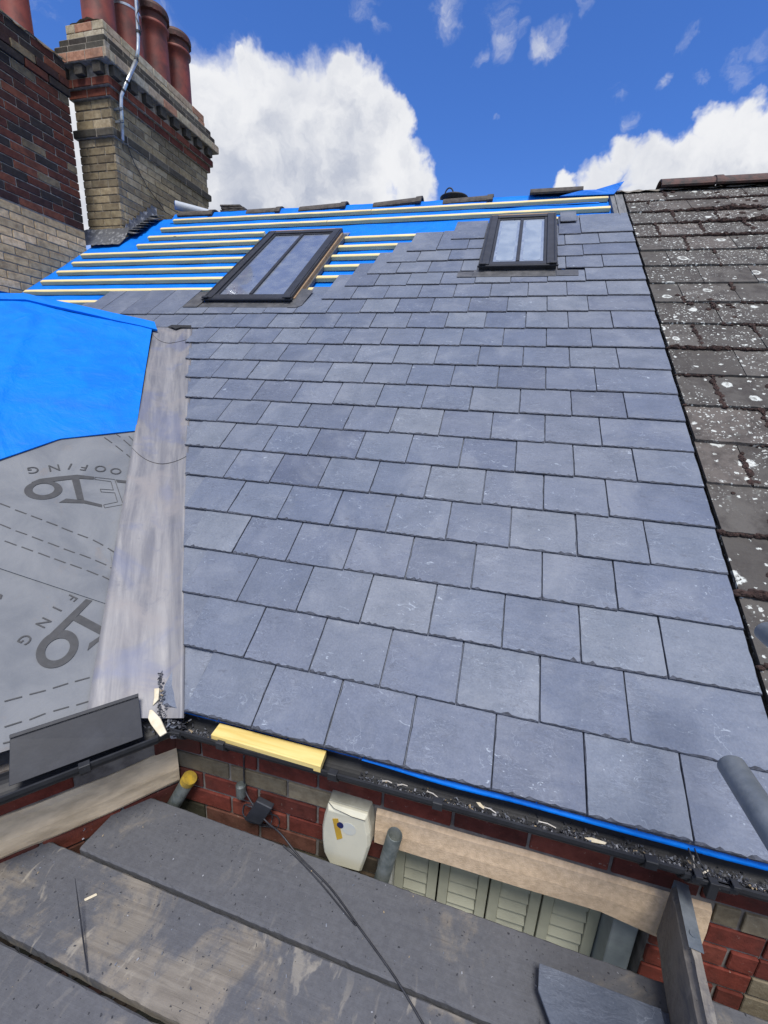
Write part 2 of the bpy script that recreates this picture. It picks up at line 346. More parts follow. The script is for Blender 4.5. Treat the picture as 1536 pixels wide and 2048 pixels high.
def m_tile():
    t = new_mat('lichened_concrete_tile'); p = island_offset(t)
    base = t.ramp(t.rnd, [(0, (.088, .083, .078)), (.4, (.112, .105, .098)), (.7, (.074, .069, .065)), (1, (.130, .116, .107))])
    base = t.mix(t.step(t.noise(p, 8, 6, .7), .4, .7), base, (.055, .050, .048))
    dist = t.vmath('ADD', p, t.vmath('SCALE', t.noise(p, 24, 5, .7, out=1), .045))
    fmask = t.step(t.noise(t.pos, 2.3, 3, .5), .38, .55)
    def rings(scale, r, seed, ring, amt):
        v = t.node('ShaderNodeTexVoronoi', {'Vector': t.vmath('ADD', dist, (seed, seed, 0)), 'Scale': scale, 'Randomness': 1.0})
        d = v.outputs['Distance']; rr = t.math('MULTIPLY', t.node('ShaderNodeSeparateColor', {0: v.outputs['Color']}).outputs[0], r)
        q = t.math('SUBTRACT', d, rr)
        o = t.step(q, .03, -.03)
        if ring:
            inner = t.step(q, -.10, -.14)
            o = t.math('SUBTRACT', o, t.math('MULTIPLY', inner, .75), clamp=True)
        keep = t.math('GREATER_THAN', t.node('ShaderNodeSeparateColor', {0: v.outputs['Color']}).outputs[1], 1 - amt)
        return t.math('MULTIPLY', o, keep)
    a = rings(11, .42, 1.3, True, .30); b = rings(34, .34, 4.1, False, .45); c = rings(80, .46, 7.7, False, .7)
    c = t.math('MULTIPLY', c, fmask)
    f = t.math('MAXIMUM', t.math('MAXIMUM', a, b), c)
    f = t.math('MULTIPLY', f, t.step(t.noise(p, 70, 3, .6), .25, .5))
    col = t.mix(t.math('MULTIPLY', f, .85), base, (.62, .65, .62))
    grn = t.step(t.noise(t.pos, 11, 6, .7), .6, .72)
    col = t.mix(t.math('MULTIPLY', grn, .35), col, (.20, .22, .21))
    h = t.math('ADD', t.noise(p, 55, 6, .7), t.math('MULTIPLY', f, .3))
    return fin(t, col, .9, h, .8, .008, 0, .2)
M['tile'] = m_tile()

def m_glass(name, tint, rough, mixc=None, fac=.0):
    t = new_mat(name)
    n = t.noise(t.pos, 9, 5, .6)
    col = tint if mixc is None else t.mix(t.step(n, .35, .7), tint, mixc)
    dots = t.node('ShaderNodeTexVoronoi', {'Vector': t.pos, 'Scale': 16.0})
    dk = t.math('MULTIPLY', t.step(dots.outputs['Distance'], .13, .09), t.step(t.noise(t.pos, 3, 2, .5), .45, .55))
    col = t.mix(t.math('MULTIPLY', dk, .8), col, (.03, .03, .04))
    fin(t, col, rough, spec=.5)
    t.b.inputs['IOR'].default_value = 1.5; t.b.inputs['Coat Weight'].default_value = fac; t.b.inputs['Coat Roughness'].default_value = .02
    return t.m
M['glass'] = m_glass('skylight_glass', (.13, .155, .22), .08, (.20, .225, .27), .6)
M['glass_film'] = m_glass('filmed_glass', (.20, .24, .32), .2, (.28, .33, .41), .5)

# ------------------------------------------------------------------ mesh builder
WL = {}
def nrm(v): v = np.array(v, float); return v / np.linalg.norm(v)
class MB:
    def __init__(s): s.v = []; s.f = []; s.mi = {}
    def add(s, vs, fs):
        k = len(s.v); s.v += [tuple(map(float, p)) for p in vs]; s.f += [tuple(k + i for i in f) for f in fs]; return s
    def box(s, P, a, b, c, jit=0.0):
        P, a, b, c = (np.array(q, float) for q in (P, a, b, c))
        vs = [P + i * a + j * b + k * c for k in (0, 1) for j in (0, 1) for i in (0, 1)]
        if jit: vs = [q + np.array([random.uniform(-jit, jit) for _ in range(3)]) for q in vs]
        fs = [(0, 2, 3, 1), (4, 5, 7, 6), (0, 1, 5, 4), (2, 6, 7, 3), (0, 4, 6, 2), (1, 3, 7, 5)]
        if np.dot(np.cross(a, b), c) < 0: fs = [f[::-1] for f in fs]
        return s.add(vs, fs)
    def cbox(s, lo, hi, jit=0.0):
        return s.box(lo, (hi[0] - lo[0], 0, 0), (0, hi[1] - lo[1], 0), (0, 0, hi[2] - lo[2]), jit)
    def loft(s, rings, closed=True, caps=True):
        n = len(rings[0]); vs = [p for r in rings for p in r]; fs = []
        for i in range(len(rings) - 1):
            for j in range(n if closed else n - 1):
                a = i * n + j; b = i * n + (j + 1) % n; fs.append((a, b, b + n, a + n))
        if closed and caps: fs += [tuple(range(n))[::-1], tuple(range((len(rings) - 1) * n, len(rings) * n))]
        return s.add(vs, fs)
    def tube(s, pts, r, seg=14, caps=True):
        pts = [np.array(p, float) for p in pts]; rings = []
        rr = r if isinstance(r, (list, tuple)) else [r] * len(pts)
        up = None
        for i, p in enumerate(pts):
            d = nrm(pts[min(i + 1, len(pts) - 1)] - pts[max(i - 1, 0)])
            if up is None: up = nrm(np.cross(d, (0.3, 0.2, 0.93) if abs(d[2]) < .9 else (1, 0, 0)))
            up = nrm(up - d * np.dot(up, d)); w_ = np.cross(d, up)
            rings.append([p + rr[i] * (cos(2 * pi * k / seg) * up + sin(2 * pi * k / seg) * w_) for k in range(seg)])
        return s.loft(rings, True, caps)
    def lathe(s, c, prof, seg=28, ax=(0, 0, 1)):
        c = np.array(c, float); ax = nrm(ax); u = nrm(np.cross(ax, (0.1, 1, 0.05))); w_ = np.cross(ax, u)
        rings = [[c + ax * z + r * (cos(2 * pi * k / seg) * u + sin(2 * pi * k / seg) * w_) for k in range(seg)] for r, z in prof]
        return s.loft(rings, True, True)
    def prism(s, poly, n, t):
        n = np.array(n, float) * t; k = len(poly); top = [np.array(p) + n for p in poly]
        vs = [np.array(p) for p in poly] + top
        fs = [tuple(range(k))[::-1], tuple(range(k, 2 * k))] + [(i, (i + 1) % k, (i + 1) % k + k, i + k) for i in range(k)]
        return s.add(vs, fs)
    def plank(s, P, d, wd, up, L, W, T, jit=.002, n=40):
        P = np.array(P, float); d = nrm(d); wd = nrm(wd); up = nrm(up); rings = []
        for i in range(n + 1):
            q = P + d * L * i / n; e = [random.gauss(0, jit) for _ in range(8)]
            c = T * .12
            pts = [(0 + e[0], c), (c, 0), (W - c, 0), (W + e[1], c), (W + e[2], T - c), (W - c + e[3], T + e[4] * .3), (c + e[5], T + e[6] * .3), (e[7], T - c)]
            rings.append([q + wd * a + up * b for a, b in pts])
        return s.loft(rings)
    def build(s, name, mat, parent=None, smooth=False, bevel=0, origin=None, **tagkw):
        me = bpy.data.meshes.new(name); arr = np.array(s.v)
        o = np.array(origin, float) if origin is not None else np.array([(arr[:, 0].min() + arr[:, 0].max()) / 2, (arr[:, 1].min() + arr[:, 1].max()) / 2, arr[:, 2].min()])
        me.from_pydata([tuple(p) for p in (arr - o)], [], s.f); me.update()
        if smooth: me.polygons.foreach_set('use_smooth', [True] * len(me.polygons))
        ob = bpy.data.objects.new(name, me); COL.objects.link(ob)
        mats = mat if isinstance(mat, list) else [mat]
        for m in mats: me.materials.append(M[m])
        if len(mats) > 1:
            for k_, v_ in s.mi.items(): me.polygons[k_].material_index = v_
        po = WL[parent.name] if parent else np.zeros(3)
        ob.parent = parent; ob.location = tuple(o - po); WL[ob.name] = o
        if bevel:
            b = ob.modifiers.new('bevel', 'BEVEL'); b.width = bevel; b.segments = 2 if bevel > .003 else 1; b.limit_method = 'ANGLE'
        tag(ob, **tagkw); return ob
def tag(o, label=None, cat=None, group=None, kind=None):
    if label: o['label'] = label
    if cat: o['category'] = cat
    if group: o['group'] = group
    if kind: o['kind'] = kind
    return o
def empty(name, loc, label, cat, group=None):
    o = bpy.data.objects.new(name, None); COL.objects.link(o); o.location = tuple(map(float, loc)); o.empty_display_size = .1
    WL[o.name] = np.array(loc, float); return tag(o, label, cat, group)
def group_node(name, loc, parent, label=None):
    o = bpy.data.objects.new(name, None); COL.objects.link(o); loc = np.array(loc, float)
    o.parent = parent; o.location = tuple(loc - WL[parent.name]); WL[o.name] = loc; o.empty_display_size = .1
    if label: o['label'] = label
    return o
def nz(x, y, z=0., s=1.): return noise.noise(Vector((x * s, y * s, z * s)))

# bricks: single courses of separate rounded bricks standing out of a mortar bed
def brick_course(mb, P, U, N, L, z, h=.065, bl=.215, off=0.0, joint=.010, depth=.05, prj=.004, jit=.0012):
    U = nrm(U); N = nrm(N); P = np.array(P, float); x = -off
    while x < L - .012:
        a = max(x, 0); b = min(x + bl, L)
        if b - a > .018:
            q = P + U * a + np.array([0, 0, z]) - N * depth
            mb.box(q, U * (b - a), N * (depth + prj + random.uniform(-.0015, .0015)), (0, 0, h), jit)
        x += bl + joint
def brick_face(mb, P, U, N, L, z0, n, skip=0., pitch=.075, prj=.004, bl=.215, depth=.05, jit=.0012, voids=()):
    for i in range(n):
        z = z0 + i * pitch; off = (bl + .01) * (.5 if i % 2 else 0)
        if voids:
            spans = [(0, L)]
            for (a, b, za, zb) in voids:
                if z + .05 > za and z + .02 < zb:
                    spans = [s for (p, q) in spans for s in ((p, min(q, a)), (max(p, b), q)) if s[1] - s[0] > .02]
            for (p, q) in spans:
                o2 = (off + p) % (bl + .01)
                brick_course(mb, np.array(P) + nrm(U) * p, U, N, q - p, z, pitch - .010, bl, o2, .01, depth, prj, jit)
        else:
            brick_course(mb, P, U, N, L, z, pitch - .010, bl, off, .01, depth, prj, jit)

# ================================================================== GROUND
g = MB(); g.add([(-900, -900, -5.6), (900, -900, -5.6), (900, 900, -5.6), (-900, 900, -5.6)], [(0, 1, 2, 3)])
g.build('ground', 'ground', kind='structure')

# ================================================================== HOUSE being re-roofed
VR = 4.93; RX = 1.765; LX = -3.70
WY = .05                       # front wall plane
house = empty('terraced_house', (0, WY, -5.6), 'brick house with new grey slates half laid over blue roof membrane and pale battens', 'house')

# ---- slates
GA = .2075
def vrow(k, x): return k * GA + .03 * (x - 1.75) * k / 13.0
def slate(mb, x0, x1, v0, L=.44, a=.0200, b=.0425, T=.0058, f=None):
    f = f or rw
    hh = lambda s_: a - b * s_
    rd = random.uniform(-.0006, .0022); x0 += random.uniform(.0008, .0020); x1 -= random.uniform(.0008, .0020)
    dv = random.uniform(-.0016, .0016); sk = random.uniform(-.002, .002)
    out, inn = [], []
    nb = max(4, int((x1 - x0) / .011)); ns = 16; ph = random.uniform(0, 99)
    def chip(q, amt): 
        c = abs(nz(q * 55, ph, 0)) * amt + .0015
        if random.random() < .12: c += random.uniform(.002, .007)
        return c
    for i in range(nb + 1):                                     # bottom, left to right
        s_ = i / nb; x = x0 + (x1 - x0) * s_; n1 = nz(x * 60, ph, 3) * .0014
        vb = v0 + dv + sk * (s_ - .5) + n1
        out.append((x, vb)); inn.append((min(max(x, x0 + .002), x1 - .002), vb + chip(x, .012)))
    for i in range(1, ns + 1):                                  # right side up
        s_ = i / ns; v = v0 + dv + L * s_; e = nz(v * 60, ph, 7) * .0009
        out.append((x1 + e, v)); inn.append((x1 + e - .0006 - chip(v, .0022) * .4, v - (.001 if i == ns else 0)))
    for i in range(ns, 0, -1):
        s_ = i / ns; v = v0 + dv + L * s_; e = nz(v * 60, ph, 11) * .0009
        out.append((x0 + e, v)); inn.append((x0 + e + .0006 + chip(v + 5, .0022) * .4, v - (.001 if i == ns else 0)))
    H = lambda v: hh(v - v0) + rd
    n = len(out)
    vs = [f(x, v, H(v)) for x, v in out] + [f(x, v, H(v) + T * .42) for x, v in out] + [f(x, v, H(v) + T) for x, v in inn]
    fs = [tuple(range(n))[::-1], tuple(range(2 * n, 3 * n))]
    for i in range(n):
        j = (i + 1) % n; fs += [(i, j, n + j, n + i), (n + i, n + j, 2 * n + j, 2 * n + i)]
    k0 = len(mb.f); mb.add(vs, fs)
    for q in range(2, len(fs)): mb.mi[k0 + q] = 1  # bevel and side faces take the painted shadow tone
SK1 = (-1.46, -.70, 2.79, 4.13); SK2 = (.635, 1.18, 3.275, 4.25)
LEFT = {12: -2.66, 13: -2.55, 14: -.48, 15: -.36, 16: -.235, 17: -.12, 18: 0.0, 19: .34}
def cut(spans, a, b): 
    o = []
    for p, q in spans:
        if p < a: o.append((p, min(q, a)))
        if q > b: o.append((max(p, b), q))
    return [s for s in o if s[1] - s[0] > .02]
mb = MB()
slate_n = 0
for k in range(0, 20):
    lim = LEFT.get(k, max(-k * .125 - .002, -.015 - .565 * k * GA + .004))
    # joints counted back from the verge
    xs = [1.75]; x = 1.75 - (.375 if k % 2 else .25)
    if k == 19: xs = [1.755, 1.375, 1.205, .62, .34]
    else:
        while x > lim - .01:
            xs.append(x); x -= .25
        if xs[-1] > lim + .06: xs.append(lim)
    for i in range(len(xs) - 1):
        x1, x0 = xs[i], xs[i + 1]
        if k == 19 and x1 < 1.21 and x0 > .60: continue
        v0 = vrow(k, (x0 + x1) / 2)
        sp = [(x0, x1)]
        if v0 > SK1[2] - .05: sp = cut(sp, SK1[0] - .03, SK1[1] + .03)
        elif k == 13: pass
        if v0 > SK2[2] - .12 and k > 15: sp = cut(sp, SK2[0] - .012, SK2[1] + .012)
        for (p, q) in sp:
            if p < -.69 and q > -1.49 and v0 + .44 > SK1[2] and k >= 12:
                slate(mb, p, q, v0, SK1[2] - v0 - .01 if v0 < SK1[2] - .03 else .40)
            elif k in (14, 15) and q > .63 and p < 1.19:
                slate(mb, p, q, v0, SK2[2] - v0 - .005)
            elif k == 15 or k == 14: slate(mb, p, q, v0)
            else: slate(mb, p, q, v0)
            slate_n += 1
# cut slates that carry each course on to the lead
cs = MB(); led = lambda v: -.015 - .565 * v - .004 + (.014 if v < .30 else 0)
for k in range(1, 12):
    v0 = vrow(k, -k * .125) + .001; v1 = v0 + GA + .035; x0 = max(-k * .125 - .002, led(v0) + .008) + .0005
    if x0 - led(v1) < .01: continue
    pf = lambda v: .0185 - .0425 * (v - v0)
    pts_ = [rw(min(led(v0), x0 - .003), v0, pf(v0)), rw(x0, v0, pf(v0)), rw(x0, v1, pf(v1)), rw(led(v1), v1, pf(v1))]
    cs.prism(pts_, NM, .0045)
cs.build('cut_slate_slips', 'slate_slip', house)
# starter slates under the lowest course
for i in range(8): slate(mb, -.25 + i * .25 + .125, -.25 + i * .25 + .373, -.002, .24, a=.003, b=.008)
mb.build('slate_roofing', ['slate', 'slate_edge_shade'], house)

# ---- sheathing: blue underlay of the front slope, rear slope behind
def grid(mb, nu, nv, fn):
    vs = [fn(i / nu, j / nv) for j in range(nv + 1) for i in range(nu + 1)]
    fs = [(j * (nu + 1) + i, j * (nu + 1) + i + 1, (j + 1) * (nu + 1) + i + 1, (j + 1) * (nu + 1) + i) for j in range(nv) for i in range(nu)]
    return mb.add(vs, fs)
def under(s_, t_):
    x = LX + (1.70 - LX) * s_; v = -.0 + VR * t_
    h = -.036 + .006 * nz(x, v, 1, 3) + .004 * nz(x, v * 5, 4, 2.2)
    return rw(x, v, h)
mb = grid(MB(), 120, 110, under)
# top lap dressed over the ridge
def ridge_lap(s_, t_):
    x = -3.05 + 4.62 * s_; P = rw(x, VR, -.028)
    wv = .010 * nz(x, 2, 0, 2.3) + .006 * nz(x, 2, 0, 9)
    if t_ < .5: return rw(x, VR - .16 + .16 * t_ * 2, -.030 + .034 * t_ * 2 + .004 * nz(x, t_, 3, 6)) + np.array([0, 0, .012 * t_ + wv * t_])
    q = (t_ - .5) * 2; P = rw(x, VR, .004) + np.array([0, 0, .006 + wv * .5]); return P + np.array([0, .16 * q, -.12 * q])
grid(mb, 110, 8, ridge_lap)
o = mb.build('roof_membrane', 'blue', house, smooth=True)
# loose tail of membrane sticking up at the verge end of the ridge
mb = MB(); tip = at_y(1249, 362, 3.86); p1 = at_y(1165, 380, 3.86); p2 = at_y(1228, 388, 3.84); p3 = at_y(1120, 392, 3.86); p4 = at_y(1192, 379, 3.86)
mb.add([p1, p3, p2, tip, p4, p1 + (0, .05, .0), p3 + (0, .05, 0), p2 + (0, .05, 0), tip + (0, .01, .002), p4 + (0, .05, 0)],
       [(0, 1, 2, 4), (4, 2, 3), (9, 7, 6, 5), (8, 7, 9), (0, 4, 9, 5), (4, 3, 8, 9), (3, 2, 7, 8), (2, 1, 6, 7), (1, 0, 5, 6)])
mb.build('membrane_tail', 'blue', house)
mb = MB()
rb = lambda x, q: rw(x, VR, -.04) + np.array([0, q * CT, -q * ST])
mb.add([rb(LX, 0), rb(RX, 0), rb(RX, 5), rb(LX, 5)], [(0, 1, 2, 3)])
mb.add([rw(LX, 0, -.06), rw(RX, 0, -.06), rw(RX, VR, -.06), rw(LX, VR, -.06)], [(0, 1, 2, 3)])
mb.build('rear_roof_slope', 'tile', house)

# ---- battens
BV = [2.62, 2.83, 3.04, 3.245, 3.45, 3.655, 3.86, 4.06, 4.275, 4.51, 4.785]
def batten(x0, x1, v, tilt=0.0, kw=.042):
    m_ = MB(); d = rw(x1, v + tilt) - rw(x0, v)
    m_.plank(rw(x0, v, -.034), d, rw(0, 1) - rw(0, 0), NM, np.linalg.norm(d), kw, .037, .0006, max(6, int((x1 - x0) * 10)))
    return m_.build('batten', 'batten', house)
for i, v in enumerate(BV):
    if i <= 6:
        bx = batten(-3.62 + (0.02 * i if i < 6 else .05) , -1.53 if i > 0 else -2.2, v + .005 - .02, .02)
    if i in (7,): batten(-3.0, -1.57, v - .01, .01)
    if i == 8: batten(-3.0, -1.60, v - .01, .0)
    if 1 <= i <= 7: batten(-.675, {1: -.5, 2: -.36, 3: -.2, 4: -.1, 5: .0, 6: .15, 7: .35}[i], v - .005, .012)
batten(-2.99, -1.0, 4.50, .0); batten(-.995, 1.64, 4.50, .035); batten(-2.98, -.6, 4.755, .0); batten(-.595, 1.64, 4.755, .035)
batten(1.19, 1.64, 4.33, 0)
# verge strips at the top right
mb = MB()
for x0, x1, h in ((1.655, 1.69, .004), (1.692, 1.70, .012), (1.702, 1.757, .006)):
    mb.box(rw(x0, 4.33, -.03), (x1 - x0, 0, 0), rw(0, .56) - rw(0, 0), NM * (.03 + h))
mb.build('verge_strip', 'verge', house)
mb = MB()   # added black strip standing in for the shadow gap down the verge
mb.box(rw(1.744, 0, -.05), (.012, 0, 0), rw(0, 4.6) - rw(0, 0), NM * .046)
mb.build('verge_shadow_strip', 'black', house)

# ---- eaves strip of membrane
mb = MB()
def eav(s_, t_):
    x = .62 + 1.10 * s_; wob = .004 * nz(x, 0, 0, 5); drop = min(1, s_ * 3)
    P0 = np.array([x, .004, .002]); P1 = np.array([x, -.008 + wob, -.003 - .010 * drop + .006 * nz(x, 3, 0, 3.5)])
    P2 = P1 + np.array([0, .035, -.012])
    return P0 + (P1 - P0) * min(1, t_ * 2) if t_ <= .5 else P1 + (P2 - P1) * (t_ * 2 - 1)
grid(mb, 60, 6, eav)
mb.build('eaves_membrane', 'blue', house, smooth=True)

# ---- skylights
def skylight(x0, x1, v0, v1, H, film, side=.075, topbar=.05, botbar=.06):
    root = group_node('skylight', rw((x0 + x1) / 2, v0, 0), house, 'black framed skylight with film over its two square panes' if film else 'larger black framed skylight with two long clear panes')
    ev = rw(0, 1) - rw(0, 0); ex = np.array([1., 0, 0])
    def rb_(m_, a, b, c, d, h0, h1): m_.box(rw(a, c, h0), ex * (b - a), ev * (d - c), NM * (h1 - h0))
    f = MB()
    rb_(f, x0, x0 + side, v0 + .001, v1, -.03, H); rb_(f, x1 - side, x1, v0 + .001, v1, -.03, H)
    rb_(f, x0 + side, x1 - side, v0, v0 + botbar, -.03, H - .006); rb_(f, x0 + side, x1 - side, v1 - topbar, v1 - .002, -.03, H - .004)
    # stepped inner sash
    i0, i1, j0, j1 = x0 + side, x1 - side, v0 + botbar, v1 - topbar
    rb_(f, i0, i0 + .022, j0, j1, -.03, H - .012); rb_(f, i1 - .022, i1, j0, j1, -.03, H - .012)
    rb_(f, i0 + .022, i1 - .022, j0, j0 + .022, -.03, H - .014); rb_(f, i0 + .022, i1 - .022, j1 - .022, j1, -.03, H - .014)
    # raised cover strips and corner lugs
    rb_(f, x0 + .012, x0 + .020, v0 + .02, v1 - .02, H, H + .006); rb_(f, x1 - .020, x1 - .012, v0 + .02, v1 - .02, H, H + .006)
    rb_(f, x0 - .012, x1 + .012, v0 - .012, v0, H - .022, H - .008)
    rb_(f, x0 + .0, x0 + .05, v0 - .016, v0 + .01, H + .0, H + .010); rb_(f, x1 - .05, x1, v0 - .016, v0 + .01, H + .0, H + .010)
    f.build('frame', 'black_metal', root, bevel=.0025)
    t_ = MB(); rb_(t_, x0 + .01, x1 - .01, v1, v1 + .018, -.03, H - .004); 
    if not film: rb_(t_, x1 + .001, x1 + .014, v0 + .03, v1 - .05, -.03, H - .022)
    t_.build('timber_lining', 'lining', root)
    for q in (0, 1):
        xm = (x0 + x1) / 2; a, b = (i0 + .0225, xm - .013) if q == 0 else (xm + .013, i1 - .0225)
        p = MB(); rb_(p, a, b, j0 + .0225, j1 - .0225, H - .030, H - .022); p.build('glass_pane', 'glass_film' if film else 'glass', root)
        if film:   # film edge, a frame of clearer glass round a rounded sheet
            fl = MB(); A, B, C_, D = a + .02, b - .02, j0 + .05, j1 - .05; r = .03; pts = []
            for (cx, cy, a0) in ((B - r, D - r, 0), (A + r, D - r, 90), (A + r, C_ + r, 180), (B - r, C_ + r, 270)):
                for k in range(6): an = radians(a0 + k * 18); pts.append(rw(cx + r * cos(an), cy + r * sin(an), H - .0215))
            fl.prism(pts, NM, .001); fl.build('protective_film', 'film', root)
    bm = MB(); rb_(bm, (x0 + x1) / 2 - .013, (x0 + x1) / 2 + .013, j0 + .022, j1 - .022, -.03, H - .008); bm.build('glazing_bar', 'black_metal', root, bevel=.003)
    fl = MB()
    if not film:
        rb_(fl, x0 - .02, x1 + .0, v0 - .085, v0 - .001, .020, .024)
        fl.prism([rw(x0 - .15, v0 - .09, .026), rw(x0 - .02, v0 - .09, .026), rw(x0 + .0, v0 + .02, .032), rw(x0 - .012, v0 + .17, .028), rw(x0 - .13, v0 + .16, .024)], NM, .003)
        fl.prism([rw(x1 - .005, v0 - .09, .026), rw(x1 + .06, v0 - .09, .026), rw(x1 + .10, v0 - .055, .026), rw(x1 + .115, v0 + .17, .028), rw(x1 + .014, v0 + .19, .034)], NM, .003)
        for a in (x0 - .03, x1 + .002): rb_(fl, a, a + .028, v0 + .15, v1 + .0, -.02, .010)
    else:
        rb_(fl, x0 - .035, x1 + .0, v0 - .105, v0 - .001, .0235, .027)
        rb_(fl, x0 - .15, x0 - .037, v0 - .105, v0 - .02, .025, .028); rb_(fl, x1 + .002, x1 + .15, v0 - .10, v0 - .012, .025, .028)
        for a in (x0 - .018, x1 + .002): rb_(fl, a, a + .016, v0 + .0, v1, -.02, .016)
    fl.build('flashing', 'grey_flash', root, bevel=.001)
    return root
M['lining'] = m_timber('skylight_lining', (.20, .125, .075), (.30, .21, .13), True)
M['film'] = plain('cloudy_film', (.27, .32, .39), (.20, .25, .33), 9, .35, .1)
skylight(*SK1, .060, False)
skylight(*SK2, .072, True, side=.07, topbar=.045, botbar=.05)
mb = MB(); mb.box(rw(-1.46, 4.17, -.028), (.78, 0, 0), rw(0, .09) - rw(0, 0), NM * .006); mb.build('head_flashing', 'lead_flange', house)

# ---- valley lead
CL = lambda t: B0 + (B1 - B0) * t
def px_curve(pts, y):
    ys = [p[1] for p in pts]; return np.interp(-y, [-q for q in ys], [p[0] for p in pts])
Lm = [(172, 1432), (268, 872), (308, 652)]; Cm = [(330, 1432), (347, 652)]; Rm = [(368, 1432), (371, 1100), (384, 652)]
def lead_sheet(mb, y0, y1, h, curve=0.0):
    n = 44; m_ = 14; top, bot = [], []
    for j in range(n + 1):
        s_ = j / n; row = []
        for i in range(m_ + 1):
            q = i / m_; bow = curve * (1 - (2 * q - 1.15) ** 2) * (1 - s_)
            y = y0 + (y1 - y0) * s_ + bow
            if q <= .72:
                e = q / .72; A = at_wing(px_curve(Lm, y), y, h); B = at_wing(px_curve(Cm, y), y, h)
                P = A + (B - A) * e
            else:
                e = (q - .72) / .28; A = at_wing(px_curve(Cm, y), y, h); B = at_roof(px_curve(Rm, y), y, h + .006)
                P = A + (B - A) * e
            P = P + NW * (.0022 * nz(P[0], P[1], P[2], 9) + .0015 * nz(P[0], P[1], P[2], 23))
            row.append(P)
        top.append(row)
    vs = [p for r in top for p in r] + [p - NW * .0014 for r in top for p in r]; k = (m_ + 1) * (n + 1)
    fs = []
    for j in range(n):
        for i in range(m_):
            a = j * (m_ + 1) + i; fs += [(a, a + 1, a + m_ + 2, a + m_ + 1), (a + k + m_ + 1, a + k + m_ + 2, a + k + 1, a + k)]
    e0 = len(fs)
    for i in range(m_): fs += [(i + 1, i, i + k, i + 1 + k)]
    e1 = len(fs)
    for j in range(n):
        a = j * (m_ + 1); b = a + m_; fs += [(a, a + m_ + 1, a + m_ + 1 + k, a + k), (b + m_ + 1, b, b + k, b + m_ + 1 + k)]
    front = fs[e0:e1]; fs = fs[:e0] + fs[e1:]; mb.add(vs, fs)
    f0 = len(mb.f); mb.add([p - UPW * .0006 for p in top[0]] + [p - NW * .0030 - UPW * .0004 for p in top[0]], [(i, i + m_ + 1, i + m_ + 2, i + 1) for i in range(m_)])  # strip along the lower edge that carries the painted lap shade
    for q in range(f0, len(mb.f)): mb.mi[q] = 1
vroot = group_node('valley_lining', B0, house)
mb = MB(); lead_sheet(mb, 1436, 880, .008); mb.build('lead_sheet', ['lead', 'lead_lap_shade'], vroot, smooth=True)
mb = MB(); lead_sheet(mb, 903, 668, .0112, 24); mb.build('lead_sheet', ['lead', 'lead_lap_shade'], vroot, smooth=True)
mb = MB(); lead_sheet(mb, 672, 655, .0142, 14); mb.build('lead_sheet', ['lead', 'lead_lap_shade'], vroot, smooth=True)
mb = MB()   # side flange that runs under the slates
fl0 = [at_roof(366, 1440), at_roof(371, 1100), at_roof(384, 640)]
pts = [ruv(p) for p in fl0]
mb.prism([rw(pts[0][0] - .01, .012, .000), rw(pts[0][0] + .2, .012, .000), rw(pts[1][0] + .22, pts[1][1], .000), rw(pts[2][0] + .24, pts[2][1], .000), rw(pts[2][0] - .01, pts[2][1], .000), rw(pts[1][0] - .012, pts[1][1], .000)], NM, .003)
mb.build('side_flange', 'lead_flange', vroot)
mb = MB()   # torn scrap of slate and felt at the head of the valley
mb.prism([at_roof(x, y, .022) for x, y in [(328, 659), (344, 651), (383, 652), (383, 657), (362, 656), (352, 659), (345, 656)]][::-1], NM, .006)
mb.build('torn_felt', 'black', vroot)

# ---- wing roof: grey underlay, blue membrane
FAR = 1.9
def onw(P, a, h=0): return P + G * a + NW * h
wing = group_node('wing_roof', B0 + G * .3, house)
eave = at_wing(330, 1445); 
lowL = B0 - UPW * .04
def wgrey(s_, t_):
    # from valley edge to far left, from eaves up to the blue sheet
    L0 = at_wing(px_curve([(200, 1440), (290, 872), (320, 652)], 1440 - 790 * t_ ** .9), 1440 - 790 * t_ ** .9)
    P = L0 + G * FAR * s_ - UPW * .10 * t_; return P + NW * (-.003 - .012 * max(0, t_ - .75) * 4 + .0016 * nz(P[0], P[1], 0, 5))
mb = grid(MB(), 60, 70, wgrey); mb.build('grey_underlay', 'grey', wing, smooth=True)
# upper strip of the underlay laps over the lower one
seamA = at_wing(0, 1137); seamB = at_wing(222, 1211); sd = nrm(seamA - seamB)
def lap(s_, t_):
    P = seamB - sd * .03 + sd * 1.6 * s_ + UPW * .45 * t_ * (1 - .5 * s_)
    return P + NW * (.0025 - .0075 * t_)
mb = grid(MB(), 60, 20, lap)
def lap2(s_, t_):
    P = seamB - sd * .03 + sd * 1.6 * s_; return P + NW * (.0025 - .006 * (1 - t_))
grid(mb, 60, 1, lap2)
mb.build('underlay_lap', 'grey', wing, smooth=True)
RL = [at_wing(306, 652), at_wing(50, 597)]
rdir = nrm(RL[1] - RL[0])
botc = [at_wing(272, 863), at_wing(120, 879), at_wing(0, 921)]
def pol(pts, s_):
    L = [0]
    for i in range(len(pts) - 1): L.append(L[-1] + np.linalg.norm(pts[i + 1] - pts[i]))
    return np.array([np.interp(s_ * L[-1], L, [p[k] for p in pts]) for k in range(3)])
topc = [RL[0], RL[1], RL[1] + G * .14 - UPW * .05, RL[1] + G * 1.3 - UPW * .06]
botp = botc + [botc[2] + nrm(botc[2] - botc[1]) * .9]
ck0, ck1 = at_wing(62, 640), at_wing(-20, 850); ckd = nrm(ck1 - ck0)
